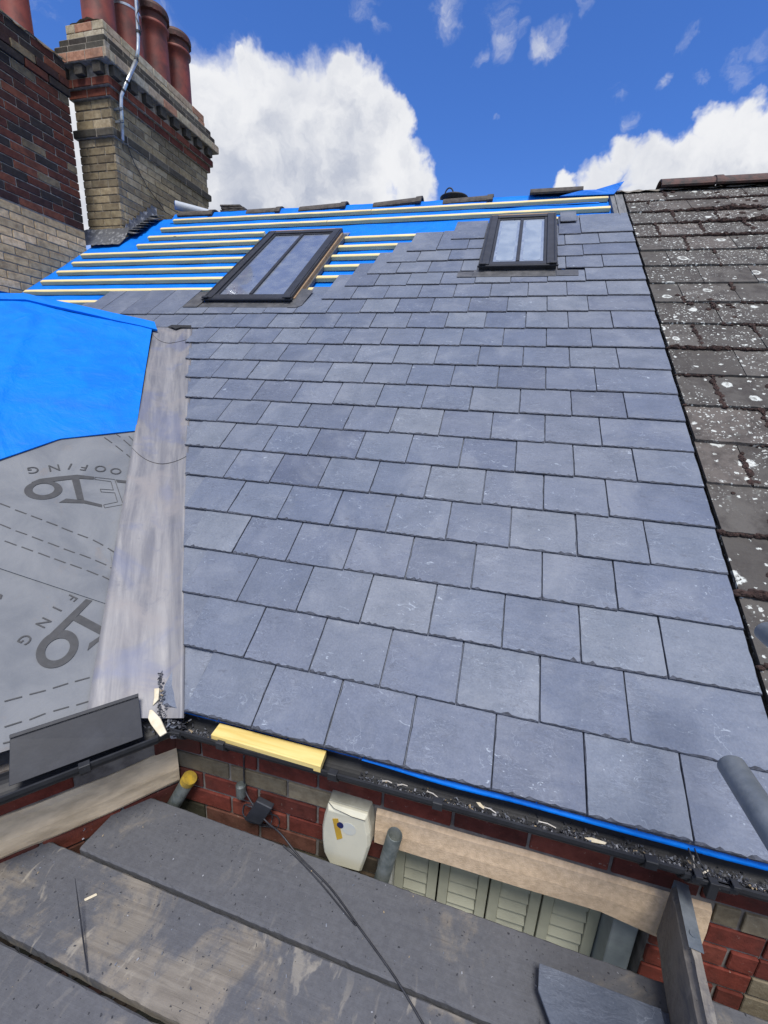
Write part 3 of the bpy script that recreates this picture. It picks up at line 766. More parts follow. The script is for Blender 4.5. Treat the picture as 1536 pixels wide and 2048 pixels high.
def wblue(s_, t_):
    A = pol(botp, s_); B = pol(topc, s_); P = A + (B - A) * t_
    q = P - ck0; along = q @ ckd; dist = np.linalg.norm(q - ckd * along)
    ridge_ = .010 * math.exp(-(dist / .03) ** 2) * (1 if along > -.05 else 0)
    h = .021 + ridge_ + .010 * nz(P[0], P[1], 0, 2.6) + .006 * nz(P[0] * .5, P[2] * 2, 3, 7) + .0025 * nz(P[0], P[1], 9, 21)
    h = max(h * min(1, .35 + t_ * 3), .006)
    return P + NW * h
mb = grid(MB(), 90, 60, wblue)
grid(mb, 90, 1, lambda s_, t_: wblue(s_, 0) - NW * .006 * (1 - t_))
mb.build('blue_membrane', 'blue', wing, smooth=True)
def wstrip(s_, t_):   # double fold dressed along the ridge of the wing
    A = pol(topc, s_ * .55); w_ = .125 - .05 * s_
    P = A - UPW * w_ * (1 - t_) - G * .01
    return P + NW * (.029 + .006 * nz(P[0], P[1], 0, 5) + (.008 if t_ < .12 else 0) * 1.0 + .006 * t_)
mb = grid(MB(), 60, 16, wstrip)
grid(mb, 60, 1, lambda s_, t_: wstrip(s_, 0) - NW * .014 * (1 - t_))
mb.build('ridge_fold', 'blue', wing, smooth=True)
# far slope of the wing, down to the main roof
nb = np.array([-NW[0], -NW[1], NW[2]]); vd = np.cross(nb, NM); vd *= -np.sign(vd[0]); vd = nrm(vd)
rt = RL[0] + NW * .016
mb = MB(); mb.add([rt, rt + rdir * 2.2, rt + rdir * 2.0 + np.array([-.9, .9, -.6]), rt + vd * 1.6 + NM * -.02], [(0, 3, 2, 1)])
mb.build('rear_membrane', 'blue', wing)

# printed marks on the underlay
def zA(x, y): return (x / 5.297, 860 + y / 5.297)
def zB(x, y): return (x / 5.12, 1100 + y / 5.12)
def z7(x, y): return (x / 3.2, 1000 + y / 3.2)
INKH = -.0013
def lap_h(P):
    q = P - seamB; M_ = np.stack([sd, UPW], 1); a_, b_ = np.linalg.lstsq(M_, q, rcond=None)[0]
    s_ = max(0, (a_ + .03) / 1.6); t_ = b_ / (.45 * (1 - .5 * s_))
    return max(.0025 - .0075 * t_, -.0025) if t_ > 0 else -.002
def ink_poly(mb, pts, h=INKH): mb.prism([at_wing(x, y, h) for x, y in pts], NW, .0008)
def ink_line(mb, p, q, wpx, h=INKH):
    A, B = at_wing(*p, h), at_wing(*q, h); d = nrm(B - A); n = np.cross(NW, d) * wpx
    mb.prism([A + n, B + n, B - n, A - n], NW, .0008)
mb = MB()
for a, b in [((0, 778), (105, 818)), ((160, 845), (278, 888)), ((330, 908), (443, 950)), ((492, 970), (607, 1012)), ((1105, 78), (1185, 135)), ((1225, 165), (1300, 225)), ((1340, 255), (1405, 312)), ((1230, 42), (1275, 75)), ((1310, 105), (1382, 168)), ((1365, 65), (1417, 118))]:
    ink_line(mb, zA(*a), zA(*b), .0022)
for a, b in [((395, 177), (465, 205)), ((497, 218), (562, 242)), ((595, 255), (660, 290)), ((690, 308), (745, 342)),
             ((0, 155), (68, 183)), ((100, 197), (172, 222)), ((205, 235), (275, 262)), ((308, 273), (378, 300)), ((408, 312), (478, 338)), ((510, 347), (580, 373)), ((610, 386), (680, 416)), ((707, 432), (728, 442)),
             ((30, 262), (105, 290)), ((138, 300), (210, 327)), ((245, 338), (318, 366)), ((348, 376), (420, 403)), ((450, 412), (522, 438)), ((555, 450), (628, 480)), ((655, 487), (713, 517))]:
    ink_line(mb, z7(*a), z7(*b), .0022, (lap_h(at_wing(*z7(*a))) + lap_h(at_wing(*z7(*b)))) / 2 + .0006)
for a, b in [((45, 1550), (225, 1502)), ((300, 1480), (468, 1437)), ((540, 1415), (697, 1365)), ((765, 1347), (917, 1305)), ((45, 1812), (222, 1757)), ((300, 1738), (465, 1673)), ((545, 1650), (705, 1605)), ((780, 1588), (905, 1550)), ((30, 1980), (110, 1960))]:
    ink_line(mb, zB(*a), zB(*b), .0019)
mb.build('dashed_lines', 'ink', wing)
def ellipse_ring(mb, z, c, ao, bo, ci, ai, bi, ang):
    n = 44; R_ = radians(ang); po, pi_ = [], []
    for k in range(n):
        t = 2 * pi * k / n
        for lst, cc, a, b in ((po, c, ao, bo), (pi_, ci, ai, bi)):
            X, Y = a * cos(t), b * sin(t); lst.append(at_wing(*z(cc[0] + X * cos(R_) - Y * sin(R_), cc[1] + X * sin(R_) + Y * cos(R_)), INKH))
    vs = po + pi_ + [p + NW * .0008 for p in po + pi_]; fs = []
    for k in range(n):
        j = (k + 1) % n; fs += [(2 * n + k, 2 * n + j, 3 * n + j, 3 * n + k), (k, n + k, n + j, j), (k, j, 2 * n + j, 2 * n + k), (n + j, n + k, 3 * n + k, 3 * n + j)]
    mb.add(vs, fs)
mb = MB()
ellipse_ring(mb, zA, (458, 637), 203, 100, (460, 628), 117, 62, -3)
for poly in [[(330, 556), (420, 518), (600, 496), (600, 541), (520, 552)], [(598, 496), (820, 474), (838, 514), (760, 522), (598, 541)], [(820, 474), (997, 496), (990, 522), (838, 514)],
             [(760, 521), (838, 514), (890, 746), (815, 731)], [(700, 727), (892, 745), (885, 776), (625, 768)], [(890, 744), (1080, 790), (1078, 818), (884, 775)], [(1225, 525), (1365, 540), (1360, 566), (1240, 552)]]:
    mb.prism([at_wing(*zA(*p), INKH + .0001 * random.random()) for p in poly], NW, .0009)
E_ = [(1005, 500), (1215, 523), (1305, 790), (1110, 825), (1097, 793), (1245, 762), (1215, 665), (1070, 655), (1062, 625), (1200, 635), (1175, 545), (1003, 522)]
for i in range(len(E_)): ink_line(mb, zA(*E_[i]), zA(*E_[(i + 1) % len(E_)]), .0011)
ellipse_ring(mb, zB, (585, 1015), 238, 170, (588, 1018), 140, 100, -35)
for poly in [[(400, 968), (640, 735), (700, 770), (560, 905), (470, 940)], [(640, 735), (880, 503), (945, 518), (700, 770)], [(745, 718), (815, 662), (1055, 790), (1035, 872)], [(1030, 877), (1020, 925), (895, 1030), (915, 955)], [(0, 448), (26, 462), (12, 500), (0, 505)]]:
    mb.prism([at_wing(*zB(*p), INKH + .0001 * random.random()) for p in poly], NW, .0009)
def text_obj(ch, P, right, up, size, mat, parent, name='letter', n=None, ext=.0004):
    cu = bpy.data.curves.new('txt', 'FONT'); cu.body = ch; cu.size = size; cu.extrude = ext; cu.align_x = 'CENTER'; cu.align_y = 'CENTER'
    tmp = bpy.data.objects.new('tmp', cu); COL.objects.link(tmp)
    me = bpy.data.meshes.new_from_object(tmp.evaluated_get(bpy.context.evaluated_depsgraph_get()))
    bpy.data.objects.remove(tmp); right = nrm(right); up = nrm(up - right * np.dot(up, right)); n = np.cross(right, up)
    vs = [np.array(P) + right * v.co.x + up * v.co.y + n * v.co.z for v in me.vertices]; fs = [tuple(p.vertices) for p in me.polygons]
    return vs, fs
lets = [(zA(348, 420), 'G'), (zA(573, 397), 'N'), (zA(743, 382), 'I'), (zA(895, 393), 'F'), (zA(1065, 406), 'O'), (zA(1228, 432), 'O'), (zA(1365, 445), 'R')]
for q, ch in lets:
    P = at_wing(*q, INKH + .0005); r = at_wing(q[0] - 20, q[1] - (-2 if ch in 'GN' else 3), INKH + .0005) - P; u = at_wing(q[0] - 3, q[1] + 20, INKH + .0005) - P
    if ch == 'R': continue
    mb.add(*text_obj(ch, P, r, u, .062, 'ink', None))
for q, ch in [(zB(250, 915), 'G'), (zB(440, 740), 'N'), (zB(580, 600), 'I'), (zB(733, 487), 'F')]:
    P = at_wing(*q, INKH + .0005); r = at_wing(q[0] - 20, q[1] + 18, INKH) - P; u = at_wing(q[0] + 16, q[1] + 17, INKH) - P
    mb.add(*text_obj(ch, P, r, u, .050, 'ink', None))
mb.build('printed_lettering', 'ink', wing)

# ---- front wall (red brick with grey stock bricks, stone lintel, window)
WIN = (.70, 1.50, -2.2, -.350)
CX = -.10
mb = MB()   # mortar backing, leaving the window opening
mb.cbox((CX, WY, -5.6), (WIN[0], WY + .25, -.07)); mb.cbox((WIN[1], WY, -5.6), (RX, WY + .25, -.07))
mb.cbox((WIN[0], WY, -.345), (WIN[1], WY + .25, -.07)); mb.cbox((WIN[0], WY, -5.6), (WIN[1], WY + .25, -2.2))
mb.build('mortar_bed', 'mortar_dark', house)
fw = MB(); gw = MB(); dkw = MB()
def wall_courses(P, U, N, L, zt, rows, band=(), lint=None):
    P = np.array(P, float); U = nrm(U)
    for r in range(rows):
        z = zt - (r + 1) * .075; off = .1125 if r % 2 else .0; x = -off; idx = 0
        while x < L:
            header = (r == 0)
            a, b = max(x, 0), min(x + .215, L)
            ok = b - a > .02
            if lint and z + .07 > lint[2] and z < lint[3]:
                if a >= lint[0] and b <= lint[1]: ok = False
                elif a < lint[1] and b > lint[0]:
                    if a < lint[0]: b = lint[0] - .005
                    else: a = lint[1] + .005
                    ok = b - a > .02
            if WINL and z < WIN[3] + .0 and a < WINL[1] and b > WINL[0]:
                if a < WINL[0]: b = WINL[0] - .002
                elif b > WINL[1]: a = WINL[1] + .002
                else: ok = False
                ok = ok and b - a > .02
            if ok:
                grey = (r in band) or (r == 0 and idx % 2 == 1)
                if r == 0:   # alternate headers
                    bb = a + .103
                    for s0, s1, gq in ((a, min(bb, b), False), (bb + .01, b, True)):
                        if s1 - s0 > .02:
                            (gw if gq else fw).box(P + U * s0 + (0, 0, z) - N * .05, U * (s1 - s0), N * (.05 + (.003 if gq else .009) + random.uniform(-.001, .001)), (0, 0, .065), .001)
                else:
                    (gw if grey else (dkw if r >= 5 and x < .7 else fw)).box(P + U * a + (0, 0, z) - N * .05, U * (b - a), N * (.058 + random.uniform(-.0015, .0015)), (0, 0, .064), .0012)
            x += .225; idx += 1
WINL = (WIN[0] - CX, WIN[1] - CX)
wall_courses((CX, WY, 0), (1, 0, 0), np.array([0, -1., 0]), RX - CX, -.068, 26, band=(2, 7, 8), lint=(.655 - CX, 1.625 - CX, -.345, -.222))
dkw.build('dark_lower_brickwork', 'brick_mossy_shade', house, bevel=.002); fw.build('front_wall', 'brick_red', house, bevel=.0028); gw.build('grey_brick_band', 'brick_grey', house, bevel=.002)
mb = MB()
rings = []
for i in range(41):
    x = .665 + .955 * i / 40; zt = -.236 + .006 * nz(x, 0, 0, 3) ; zb = -.375 - .030 * max(0, (x - 1.36) / .15 if x < 1.51 else 1) + .003 * nz(x, 5, 0, 4)
    rings.append([np.array([x, WY - .006, zb]), np.array([x, WY - .018, zb + .012]), np.array([x, WY - .02, (zt + zb) / 2 + .003 * nz(x, 7, 0, 6)]), np.array([x, WY - .014, zt - .01]), np.array([x, WY - .002, zt]), np.array([x, WY + .12, zt]), np.array([x, WY + .12, zb])])
mb.loft(rings); mb.build('lintel', 'lintel', house, smooth=False)
# window with plantation shutters behind
win = group_node('window', (1.1, WY + .06, -2.2), house)
mb = MB(); zt = -.36
mb.cbox((.70, WY + .05, -2.2), (.722, WY + .11, zt)); mb.build('frame', 'white_strip', win, bevel=.002)
mb = MB(); mb.cbox((1.415, WY + .02, -2.2), (1.485, WY + .12, zt)); mb.cbox((1.485, WY + .05, -2.2), (1.50, WY + .16, zt)); mb.build('frame', 'frame_blue', win, bevel=.003)
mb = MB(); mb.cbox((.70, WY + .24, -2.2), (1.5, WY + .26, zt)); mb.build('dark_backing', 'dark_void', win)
yS = WY + .095
for i, (a, b) in enumerate([(.722, .880), (.884, 1.056), (1.060, 1.228), (1.232, 1.412)]):
    fr = MB(); st = .036
    fr.cbox((a + .001, yS, -2.15), (a + st, yS + .025, -.38)); fr.cbox((b - st, yS, -2.15), (b - .001, yS + .025, -.38))
    fr.cbox((a + st, yS + .002, -.43), (b - st, yS + .023, -.38)) if False else None
    sh = fr.build('shutter', 'shutter', win, bevel=.002)
    sl = MB(); z = -.385
    while z > -1.3:
        sl.box((a + st + .001, yS + .002, z - .050), (b - a - 2 * st - .002, 0, 0), (0, .006, 0), (0, .018, .056)); z -= .052
    sl.build('louvres', 'shutter', sh, bevel=.001)

# ---- wing wall
Nw_ = nrm(np.array([.758, -.652, 0])); W0 = np.array([CX, WY, 0.])
mb = MB(); mb.box(W0 + (0, 0, -5.6) - Nw_ * .25 + G * .0, G * FAR, Nw_ * .25, (0, 0, 5.53)); mb.build('wing_mortar_bed', 'mortar_dark', house)
fw = MB(); gw = MB(); dkw = MB(); WINL = None
def at_ww(x, y, off=0.0): return at_pl(x, y, Nw_, W0 + Nw_ * off)
for r in range(26):
    z = -.068 - (r + 1) * .075; x = -(.1125 if r % 2 else 0) - .03; idx = 0
    while x < FAR:
        a, b = max(x, 0.004), min(x + .215, FAR)
        if b - a > .02 and not (-.375 < z + .03 < -.215):
            if r == 0: (fw).box(W0 + G * a + (0, 0, z) - Nw_ * .05, G * (b - a), Nw_ * (.058 + random.uniform(-.0015, .0015)), (0, 0, .065), .0012)
            elif r == 1 and idx % 2 == 1: gw.box(W0 + G * (a + .05) + (0, 0, z + .02) - Nw_ * .05, G * (b - a - .07), Nw_ * .047, (0, 0, .045), .0015); 
            else: (dkw if r >= 5 else fw).box(W0 + G * a + (0, 0, z) - Nw_ * .05, G * (b - a), Nw_ * (.058 + random.uniform(-.0015, .0015)), (0, 0, .065), .0012)  # lower wing courses darkened to paint the shade seen through the board gap
        x += .225; idx += 1
dkw.build('wing_lower_brickwork', 'brick_mossy_shade', house, bevel=.002); fw.build('wing_wall', 'brick_red', house, bevel=.0028); gw.build('wing_grey_brick', 'brick_grey', house, bevel=.002)
mb = MB(); rings = []
for i in range(61):
    a = .004 + (FAR - .01) * i / 60; zt = -.215 - .012 * sin(a * 4) + .006 * nz(a, 0, 0, 7) - .09 * max(0, (.06 - a) / .06) * 0
    zb = zt - .155 - .01 * nz(a, 3, 0, 5); c_ = W0 + G * a
    rings.append([c_ + Nw_ * .004 + (0, 0, zb), c_ + Nw_ * (.018 + .004 * nz(a, 1, 0, 8)) + (0, 0, zb + .02), c_ + Nw_ * (.024 + .006 * nz(a, 2, 0, 6)) + (0, 0, (zt + zb) / 2), c_ + Nw_ * (.016 + .004 * nz(a, 4, 0, 8)) + (0, 0, zt - .015), c_ + Nw_ * .004 + (0, 0, zt), c_ - Nw_ * .06 + (0, 0, zt), c_ - Nw_ * .06 + (0, 0, zb)])
mb.loft(rings); mb.build('wing_lintel', 'lintel2', house, smooth=False)

# ---- gutters
def half_round(mb, P, Q, r, side, t=.003, seg=14):
    """half-round trough; P,Q = centre line at lip height, side = outward horizontal unit vector"""
    P, Q, side = (np.array(q, float) for q in (P, Q, side)); rings = []
    n = max(2, int(np.linalg.norm(Q - P) / .12))
    for i in range(n + 1):
        c_ = P + (Q - P) * i / n; ring = []
        for k in range(seg + 1):
            an = pi * k / seg; ring.append(c_ + side * r * cos(an) - np.array([0, 0, r * sin(an) * .95]))
        ring.append(c_ - side * (r - t)); 
        for k in range(seg, -1, -1):
            an = pi * k / seg; ring.append(c_ + side * (r - t) * cos(an) - np.array([0, 0, (r - t) * sin(an) * .95]))
        # rolled lip on the outer edge
        ring.append(c_ + side * (r - t) + np.array([0, 0, .006])); ring.append(c_ + side * (r + .004) + np.array([0, 0, .006]))
        ring.append(c_ + side * (r + .004) - np.array([0, 0, .006]))
        rings.append(ring)
    mb.loft(rings)
def bracket(parent, c_, side, along, r, name='gutter_bracket'):
    m_ = MB(); side = nrm(side); along = nrm(along); rings = []
    for w_ in (-.014, .014):
        ring = []
        for k in range(9): an = pi * (k / 8) ; ring.append(c_ + along * w_ + side * (r + .005) * cos(an) - np.array([0, 0, (r + .005) * sin(an) * .97]))
        for k in range(8, -1, -1): an = pi * (k / 8); ring.append(c_ + along * w_ + side * (r + .001) * cos(an) - np.array([0, 0, (r + .001) * sin(an) * .97]))
        rings.append(ring)
    m_.loft(rings)
    m_.box(c_ - along * .014 + side * (r - .010) + (0, 0, .004), along * .028, side * .020, (0, 0, .007))
    m_.box(c_ - along * .014 + side * (r + .004) + (0, 0, -.014), along * .028, side * .007, (0, 0, .024))
    m_.build(name, 'black', parent, bevel=.001)
GR = .050; GC = np.array([0, -.001, -.034]); SO = np.array([0, -1., 0])
gut = group_node('gutter', (0.8, -.0, -.09), house)
mb = MB(); half_round(mb, (-.03, -.001, -.034), (1.475, -.001, -.034), GR, SO); mb.build('gutter_trough', 'black', gut, smooth=False)
mb = MB(); half_round(mb, (1.475, -.004, -.040), (2.9, -.004, -.040), GR, SO); mb.build('gutter_trough', 'black', gut, smooth=False)
for x in (.165, .545, .86, 1.40): bracket(gut, np.array([x, -.001, -.034]), SO, (1, 0, 0), GR)
mb = MB()   # chunky union piece at the party line
half_round(mb, (1.49, -.004, -.040), (1.585, -.004, -.040), GR + .005, SO, .006)
for x in (1.492, 1.572):
    mb.box((x, -.062, -.052), (.018, 0, 0), (0, .016, 0), (0, 0, .030)); mb.box((x, -.070, -.030), (.016, 0, 0), (0, .02, 0), (0, 0, .010))
mb.box((1.525, -.070, -.078), (.02, 0, 0), (0, .018, 0), (0, 0, .05)); mb.tube([(1.535, -.066, -.045), (1.50, -.03, -.02), (1.495, .02, -.005)], .0025, 6); mb.tube([(1.55, -.066, -.045), (1.515, -.03, -.018), (1.508, .02, -.002)], .002, 6)
mb.build('gutter_union', 'black', gut, bevel=.001)
gl = at_z(330, 1472, -.034); gl2 = at_z(0, 1600, -.034); gdir = nrm(gl2 - gl); sdo = nrm(np.array([-gdir[1], gdir[0], 0]));
if sdo @ Nw_ < 0: sdo = -sdo
gut2 = group_node('gutter', gl - sdo * GR + gdir * .3, house)
c0 = gl - sdo * (GR + .003)
mb = MB(); half_round(mb, c0 + gdir * .02, c0 + gdir * FAR, GR, sdo); mb.build('gutter_trough', 'black', gut2)
bracket(gut2, c0 + gdir * .215, sdo, gdir, GR)
mb = MB()   # angle piece in the corner, cracked
cc = np.array([-.055, -.012, -.036])
half_round(mb, cc + gdir * .06, cc + np.array([.0, 0, 0]), GR + .004, sdo, .005); half_round(mb, cc, cc + np.array([.07, .01, 0]), GR + .004, SO, .005)
mb.build('gutter_angle', 'black', gut2, bevel=.001)

# ---- chimney stack on the ridge
XL, XR, YF, YB = -3.865, -3.395, 3.495, 5.08
chim = group_node('chimney_stack', ((XL + XR) / 2, YF, 2.4), house, 'yellow brick chimney stack with oversailing red and pale courses and four red pots')
def core(mb, z0, z1, pr, e=.006): mb.cbox((XL - pr + e, YF - pr + e, z0), (XR + pr - e, YB + pr - e, z1))
mb = MB(); core(mb, 1.9, 3.555, 0); core(mb, 3.555, 3.632, .03); core(mb, 3.632, 3.90, 0); core(mb, 3.90, 3.978, .03); core(mb, 3.978, 4.056, .06); core(mb, 4.056, 4.155, .045); core(mb, 4.155, 4.245, .12); core(mb, 4.245, 4.32, .085); core(mb, 4.32, 4.395, .05); core(mb, 4.395, 4.545, .0)
mb.build('mortar_core', 'mortar', chim)
def ring_course(mb, z, pr, h=.065, off=0, bl=.215, prj=.0):
    x0, x1, y0, y1 = XL - pr, XR + pr, YF - pr, YB + pr
    brick_course(mb, (x0, y0, 0), (1, 0, 0), (0, -1, 0), x1 - x0, z, h, bl, off, prj=prj)
    brick_course(mb, (x1, y0 + .051, 0), (0, 1, 0), (1, 0, 0), y1 - y0 - .051, z, h, bl, (off + .1125 + .05) % .225, prj=prj)
    brick_course(mb, (x1 - .051, y1, 0), (-1, 0, 0), (0, 1, 0), x1 - x0 - .051, z, h, bl, off, prj=prj)
    brick_course(mb, (x0, y1 - .051, 0), (0, -1, 0), (-1, 0, 0), y1 - y0 - .102, z, h, bl, off, prj=prj)
mb = MB()
for i in range(21): ring_course(mb, 1.98 + i * .075, 0, off=.1125 * (i % 2), prj=.002)
for i in range(3): ring_course(mb, 3.645 + i * .085, 0, .073, off=.1125 * (i % 2), prj=.002)
mb.build('brick_shaft', 'brick_yellow', chim, bevel=.0035)
mb = MB(); ring_course(mb, 3.558, .03, .070, bl=.30); ring_course(mb, 4.248, .085, .068, off=.05); ring_course(mb, 4.322, .05, .068, off=.1); mb.build('dark_course', 'brick_dark', chim, bevel=.006)
mb = MB(); ring_course(mb, 3.904, .03, .068, bl=.235); ring_course(mb, 3.982, .06, .068, off=.11, bl=.235); mb.build('red_course', 'brick_redband', chim, bevel=.003)
mb = MB(); ring_course(mb, 4.160, .12, .078); mb.build('pale_oversail', 'brick_cap', chim, bevel=.003)
mb = MB(); ring_course(mb, 4.398, .0, .068); ring_course(mb, 4.472, .0, .070, off=.1125); mb.build('pale_cap_course', 'brick_cap', chim, bevel=.005)
mb = MB()
for k in range(3): x = XL - .075 + k * .228; MB().cbox((x, YF - .10, 4.062), (x + .10, YF - .04, 4.15), .002).build('dentil', 'brick_dark', chim, bevel=.004)
for k in range(8): y = YF - .02 + k * .215; MB().cbox((XR + .04, y, 4.062), (XR + .10, y + .10, 4.15), .002).build('dentil', 'brick_dark', chim, bevel=.004)
mb = MB()
grid(mb, 16, 40, lambda s_, t_: np.array([XL + .02 + (XR - XL - .04) * s_, YF + .02 + (YB - YF - .04) * t_, 4.545 + .045 * sin(pi * s_) + .02 * nz(s_ * 3, t_ * 9, 0, 2)]))
mb.build('flaunching', 'flaunch', chim, smooth=True)
def pot(c_, H, r=.155, parent=chim):
    m_ = MB()
    pr = [(r * 1.02, 0), (r, .02), (r * .97, H * .55), (r * .93, H - .22), (r * 1.10, H - .205), (r * 1.12, H - .18), (r * 1.03, H - .165)]
    m_.lathe(c_, pr + [(r * .6, H - .16)], 36)
    p = m_.build('chimney_pot', 'terracotta', parent, smooth=True)
    q = MB(); q.lathe(c_, [(r * .98, H - .17), (r * 1.0, H - .10), (r * 1.16, H - .09), (r * 1.18, H - .04), (r * 1.12, H - .015), (r * 1.0, H), (r * .82, H), (r * .8, H - .16)], 36)
    for k in range(14):
        an = 2 * pi * k / 14; d = np.array([cos(an), sin(an), 0]); t_ = np.array([-sin(an), cos(an), 0])
        q.box(np.array(c_) + d * r * 1.0 - t_ * .012 + (0, 0, H - .088), t_ * .024, d * .030, (0, 0, .030))
    q.build('pot_rim', 'pot_rim', p, smooth=False)
    return p
for y_, H in ((3.69, 1.05), (4.07, 1.02), (4.49, .76), (4.88, .76)): pot(((XL + XR) / 2 + .01, y_, 4.55), H)
# lead round the foot of the stack
mb = MB(); rings = []
for i in range(31):
    x = -4.05 + .75 * i / 30; n1 = .012 * nz(x, 0, 0, 13); b = rw(x, 4.13 + n1, -.005); 
    ring = []
    for k in range(9):
        q = k / 8; P = b + np.array([0, (YF - .004 - b[1]) * q, 0]) + np.array([0, 0, .02 * sin(q * pi) + (2.70 + .01 * nz(x, 4, 0, 9) - b[2]) * q ** 2 + .012 * nz(x, q, 2, 20)])
        ring.append(P)
    rings.append(ring)
mb.loft(rings, closed=False); mb.build('apron_flashing', 'lead_old', chim, smooth=True)
mb = MB()
steps = 8
for i in range(steps):
    y0 = YF + .0 + i * .058; yb = y0 + .10; z0 = y0 / CT * ST - .03; 
    mb.prism([(XR + .008 + .012 * random.random(), y0 - .02, z0 + .02), (XR + .04, yb, z0 + .055), (XR + .014, yb + .02, z0 + .16 + .03 * random.random()), (XR + .008 + .01 * random.random(), y0 + .03, z0 + .15 + .03 * random.random())], (1, 0, 0), .004)
    mb.prism([(XR + .008, y0, z0 + .05), (XR + .16 + .04 * random.random(), y0 - .02, z0 + .02 + .03 * random.random()), (XR + .13 + .04 * random.random(), yb, z0 + .08), (XR + .008, yb, z0 + .10)], (0, .1, 1), .004)
mb.build('stepped_flashing', 'lead_old', chim)

# ================================================================== NEIGHBOUR (right): old tiled roof
nbh = empty('neighbouring_house', (3.0, WY, -5.6), 'neighbouring house on the right with an old tiled roof covered in lichen and moss', 'house')
mb = MB(); lines = []
TV = [.515 + .2565 * k for k in range(-3, 17)]; TXR = 4.6
for idx, v0 in enumerate(TV):
    k = idx - 3; j0 = 2.085 if k % 2 == 0 else 2.235
    xs = [1.768]; x = j0 - .30 * 3
    while x < TXR:
        if x > 1.80: xs.append(x)
        x += .30
    for i in range(len(xs) - 1):
        a, b = xs[i] + .002, xs[i + 1] - .002; top = min(v0 + .30, VR - .02); T = .014; n = 10; rd = random.uniform(-.002, .003); o1, o2 = [], []
        if v0 < -.1: continue
        hb = .004 + rd; ht = -.010
        rng = [(a + (b - a) * q / n, v0 + .006 * nz(a * 5 + q * .7, v0, 0, 1) - .003) for q in range(n + 1)]
        vs = [rw(x_, v_, hb) for x_, v_ in rng] + [rw(x_, v_ + .004, hb + T) for x_, v_ in rng] + [rw(b, top, ht), rw(a, top, ht), rw(b, top, ht + T), rw(a, top, ht + T)]
        m_ = n + 1; A, B, C_, D = 2 * m_, 2 * m_ + 1, 2 * m_ + 2, 2 * m_ + 3
        fs = [(i_, i_ + 1, m_ + i_ + 1, m_ + i_) for i_ in range(n)] + [tuple(range(m_, 2 * m_)) + (C_, D), (n, A, C_, 2 * m_ - 1), (A, B, D, C_), (B, 0, m_, D)]
        mb.add(vs, fs); lines.append((a, b, v0))
mb.build('tiled_roof', 'tile', nbh)
mb = MB(); random.seed(21)
def lump(mb, c_, rx, ry, rz):
    vs, fs = [], []; nu, nv_ = 9, 5; ph = random.uniform(0, 50)
    for j in range(nv_ + 1):
        for i in range(nu):
            th = pi * j / nv_; al = 2 * pi * i / nu; q = 1 + .45 * nz(al * 1.3 + ph, th * 2, ph)
            d = np.array([sin(th) * cos(al) * rx, sin(th) * sin(al) * ry, cos(th) * rz]) * q
            vs.append(c_ + np.array([1, 0, 0]) * d[0] + (rw(0, 1) - rw(0, 0)) * d[1] + NM * d[2])
    for j in range(nv_):
        for i in range(nu): fs.append((j * nu + i, j * nu + (i + 1) % nu, (j + 1) * nu + (i + 1) % nu, (j + 1) * nu + i))
    mb.add(vs, fs)
for (a, b, v0) in lines:
    x = a
    dens = .5 + 1.1 * nz(a * .9, v0 * 1.3, 5, 1)
    while x < b:
        q = nz(x, v0, 2, 2.4) * .5 + .5 + .25 * (dens - .5)
        if q > .34 and v0 > -.05:
            s_ = random.uniform(.6, 1.4) * (q - .15) * 1.9
            lump(mb, rw(x, v0 - .006 + random.uniform(-.006, .008), .010 + .004 * s_), .020 * s_, .011 * s_, .012 * s_)
        x += random.uniform(.010, .022)
    if random.random() < .75 and v0 > .2:      # moss in the side joints
        vv = v0
        while vv < v0 + .25:
            if nz(b * 7, vv * 5, 0, 1) > -.12:
                s_ = random.uniform(.4, 1.2); lump(mb, rw(b + random.uniform(-.008, .008), vv, .014), .013 * s_, .016 * s_, .009 * s_)
            vv += random.uniform(.014, .03)
for _ in range(420):
    x = random.uniform(1.85, 4.0); v = random.uniform(.6, 4.85)
    if nz(x * 1.5, v * 1.5, 8, 1) > .05:
        s_ = random.uniform(.4, 1.5); lump(mb, rw(x, v, .012), .017 * s_, .013 * s_, .008 * s_)
mb.build('moss', 'moss', nbh, kind='stuff')
def ridge_tile(mb, x0, x1, P, leg=.115, ang=40, T=.014, collar=False, dz=0.0, tilt=0.0):
    """angular/rounded ridge tile running along x, crown at P (y,z)"""
    rings = []
    for (x, sc) in ([(x0, 1), (x1, 1)] if not collar else [(x0, 1), (x1 - .06, 1), (x1 - .058, 1.14), (x1, 1.14)]):
        z = P[1] + tilt * (x - x0); prof = []
        for k in range(13):
            an = radians(-78 + 156 * k / 12); prof.append((leg * sin(an) * sc, leg * (cos(an) - 1) * .85 * sc))
        inner = [(p[0] * (1 - T / leg), p[1] * 1.0 - T * .9) for p in prof[::-1]]
        rings.append([np.array([x, P[0] + a, z + (sc - 1) * .05 + b]) for a, b in prof + inner])
    mb.loft(rings)
ry, rz = 3.94, 2.965
for i, (a, b) in enumerate([(2.06, 2.535), (2.54, 3.02), (3.025, 3.50), (3.505, 4.0), (4.0, 4.5)]):
    m_ = MB(); ridge_tile(m_, a, b, (ry, rz + .075), .12, collar=(i == 0)); m_.build('ridge_tile', 'ridge_red', nbh)
mb = MB(); grid(mb, 60, 8, lambda s_, t_: np.array([1.70 + 2.9 * s_, ry - .09 + .18 * t_, rz - .035 + .035 * sin(pi * t_) + .02 * nz(s_ * 40, t_ * 4, 0)])); mb.build('ridge_mortar', 'flaunch', nbh, smooth=True)
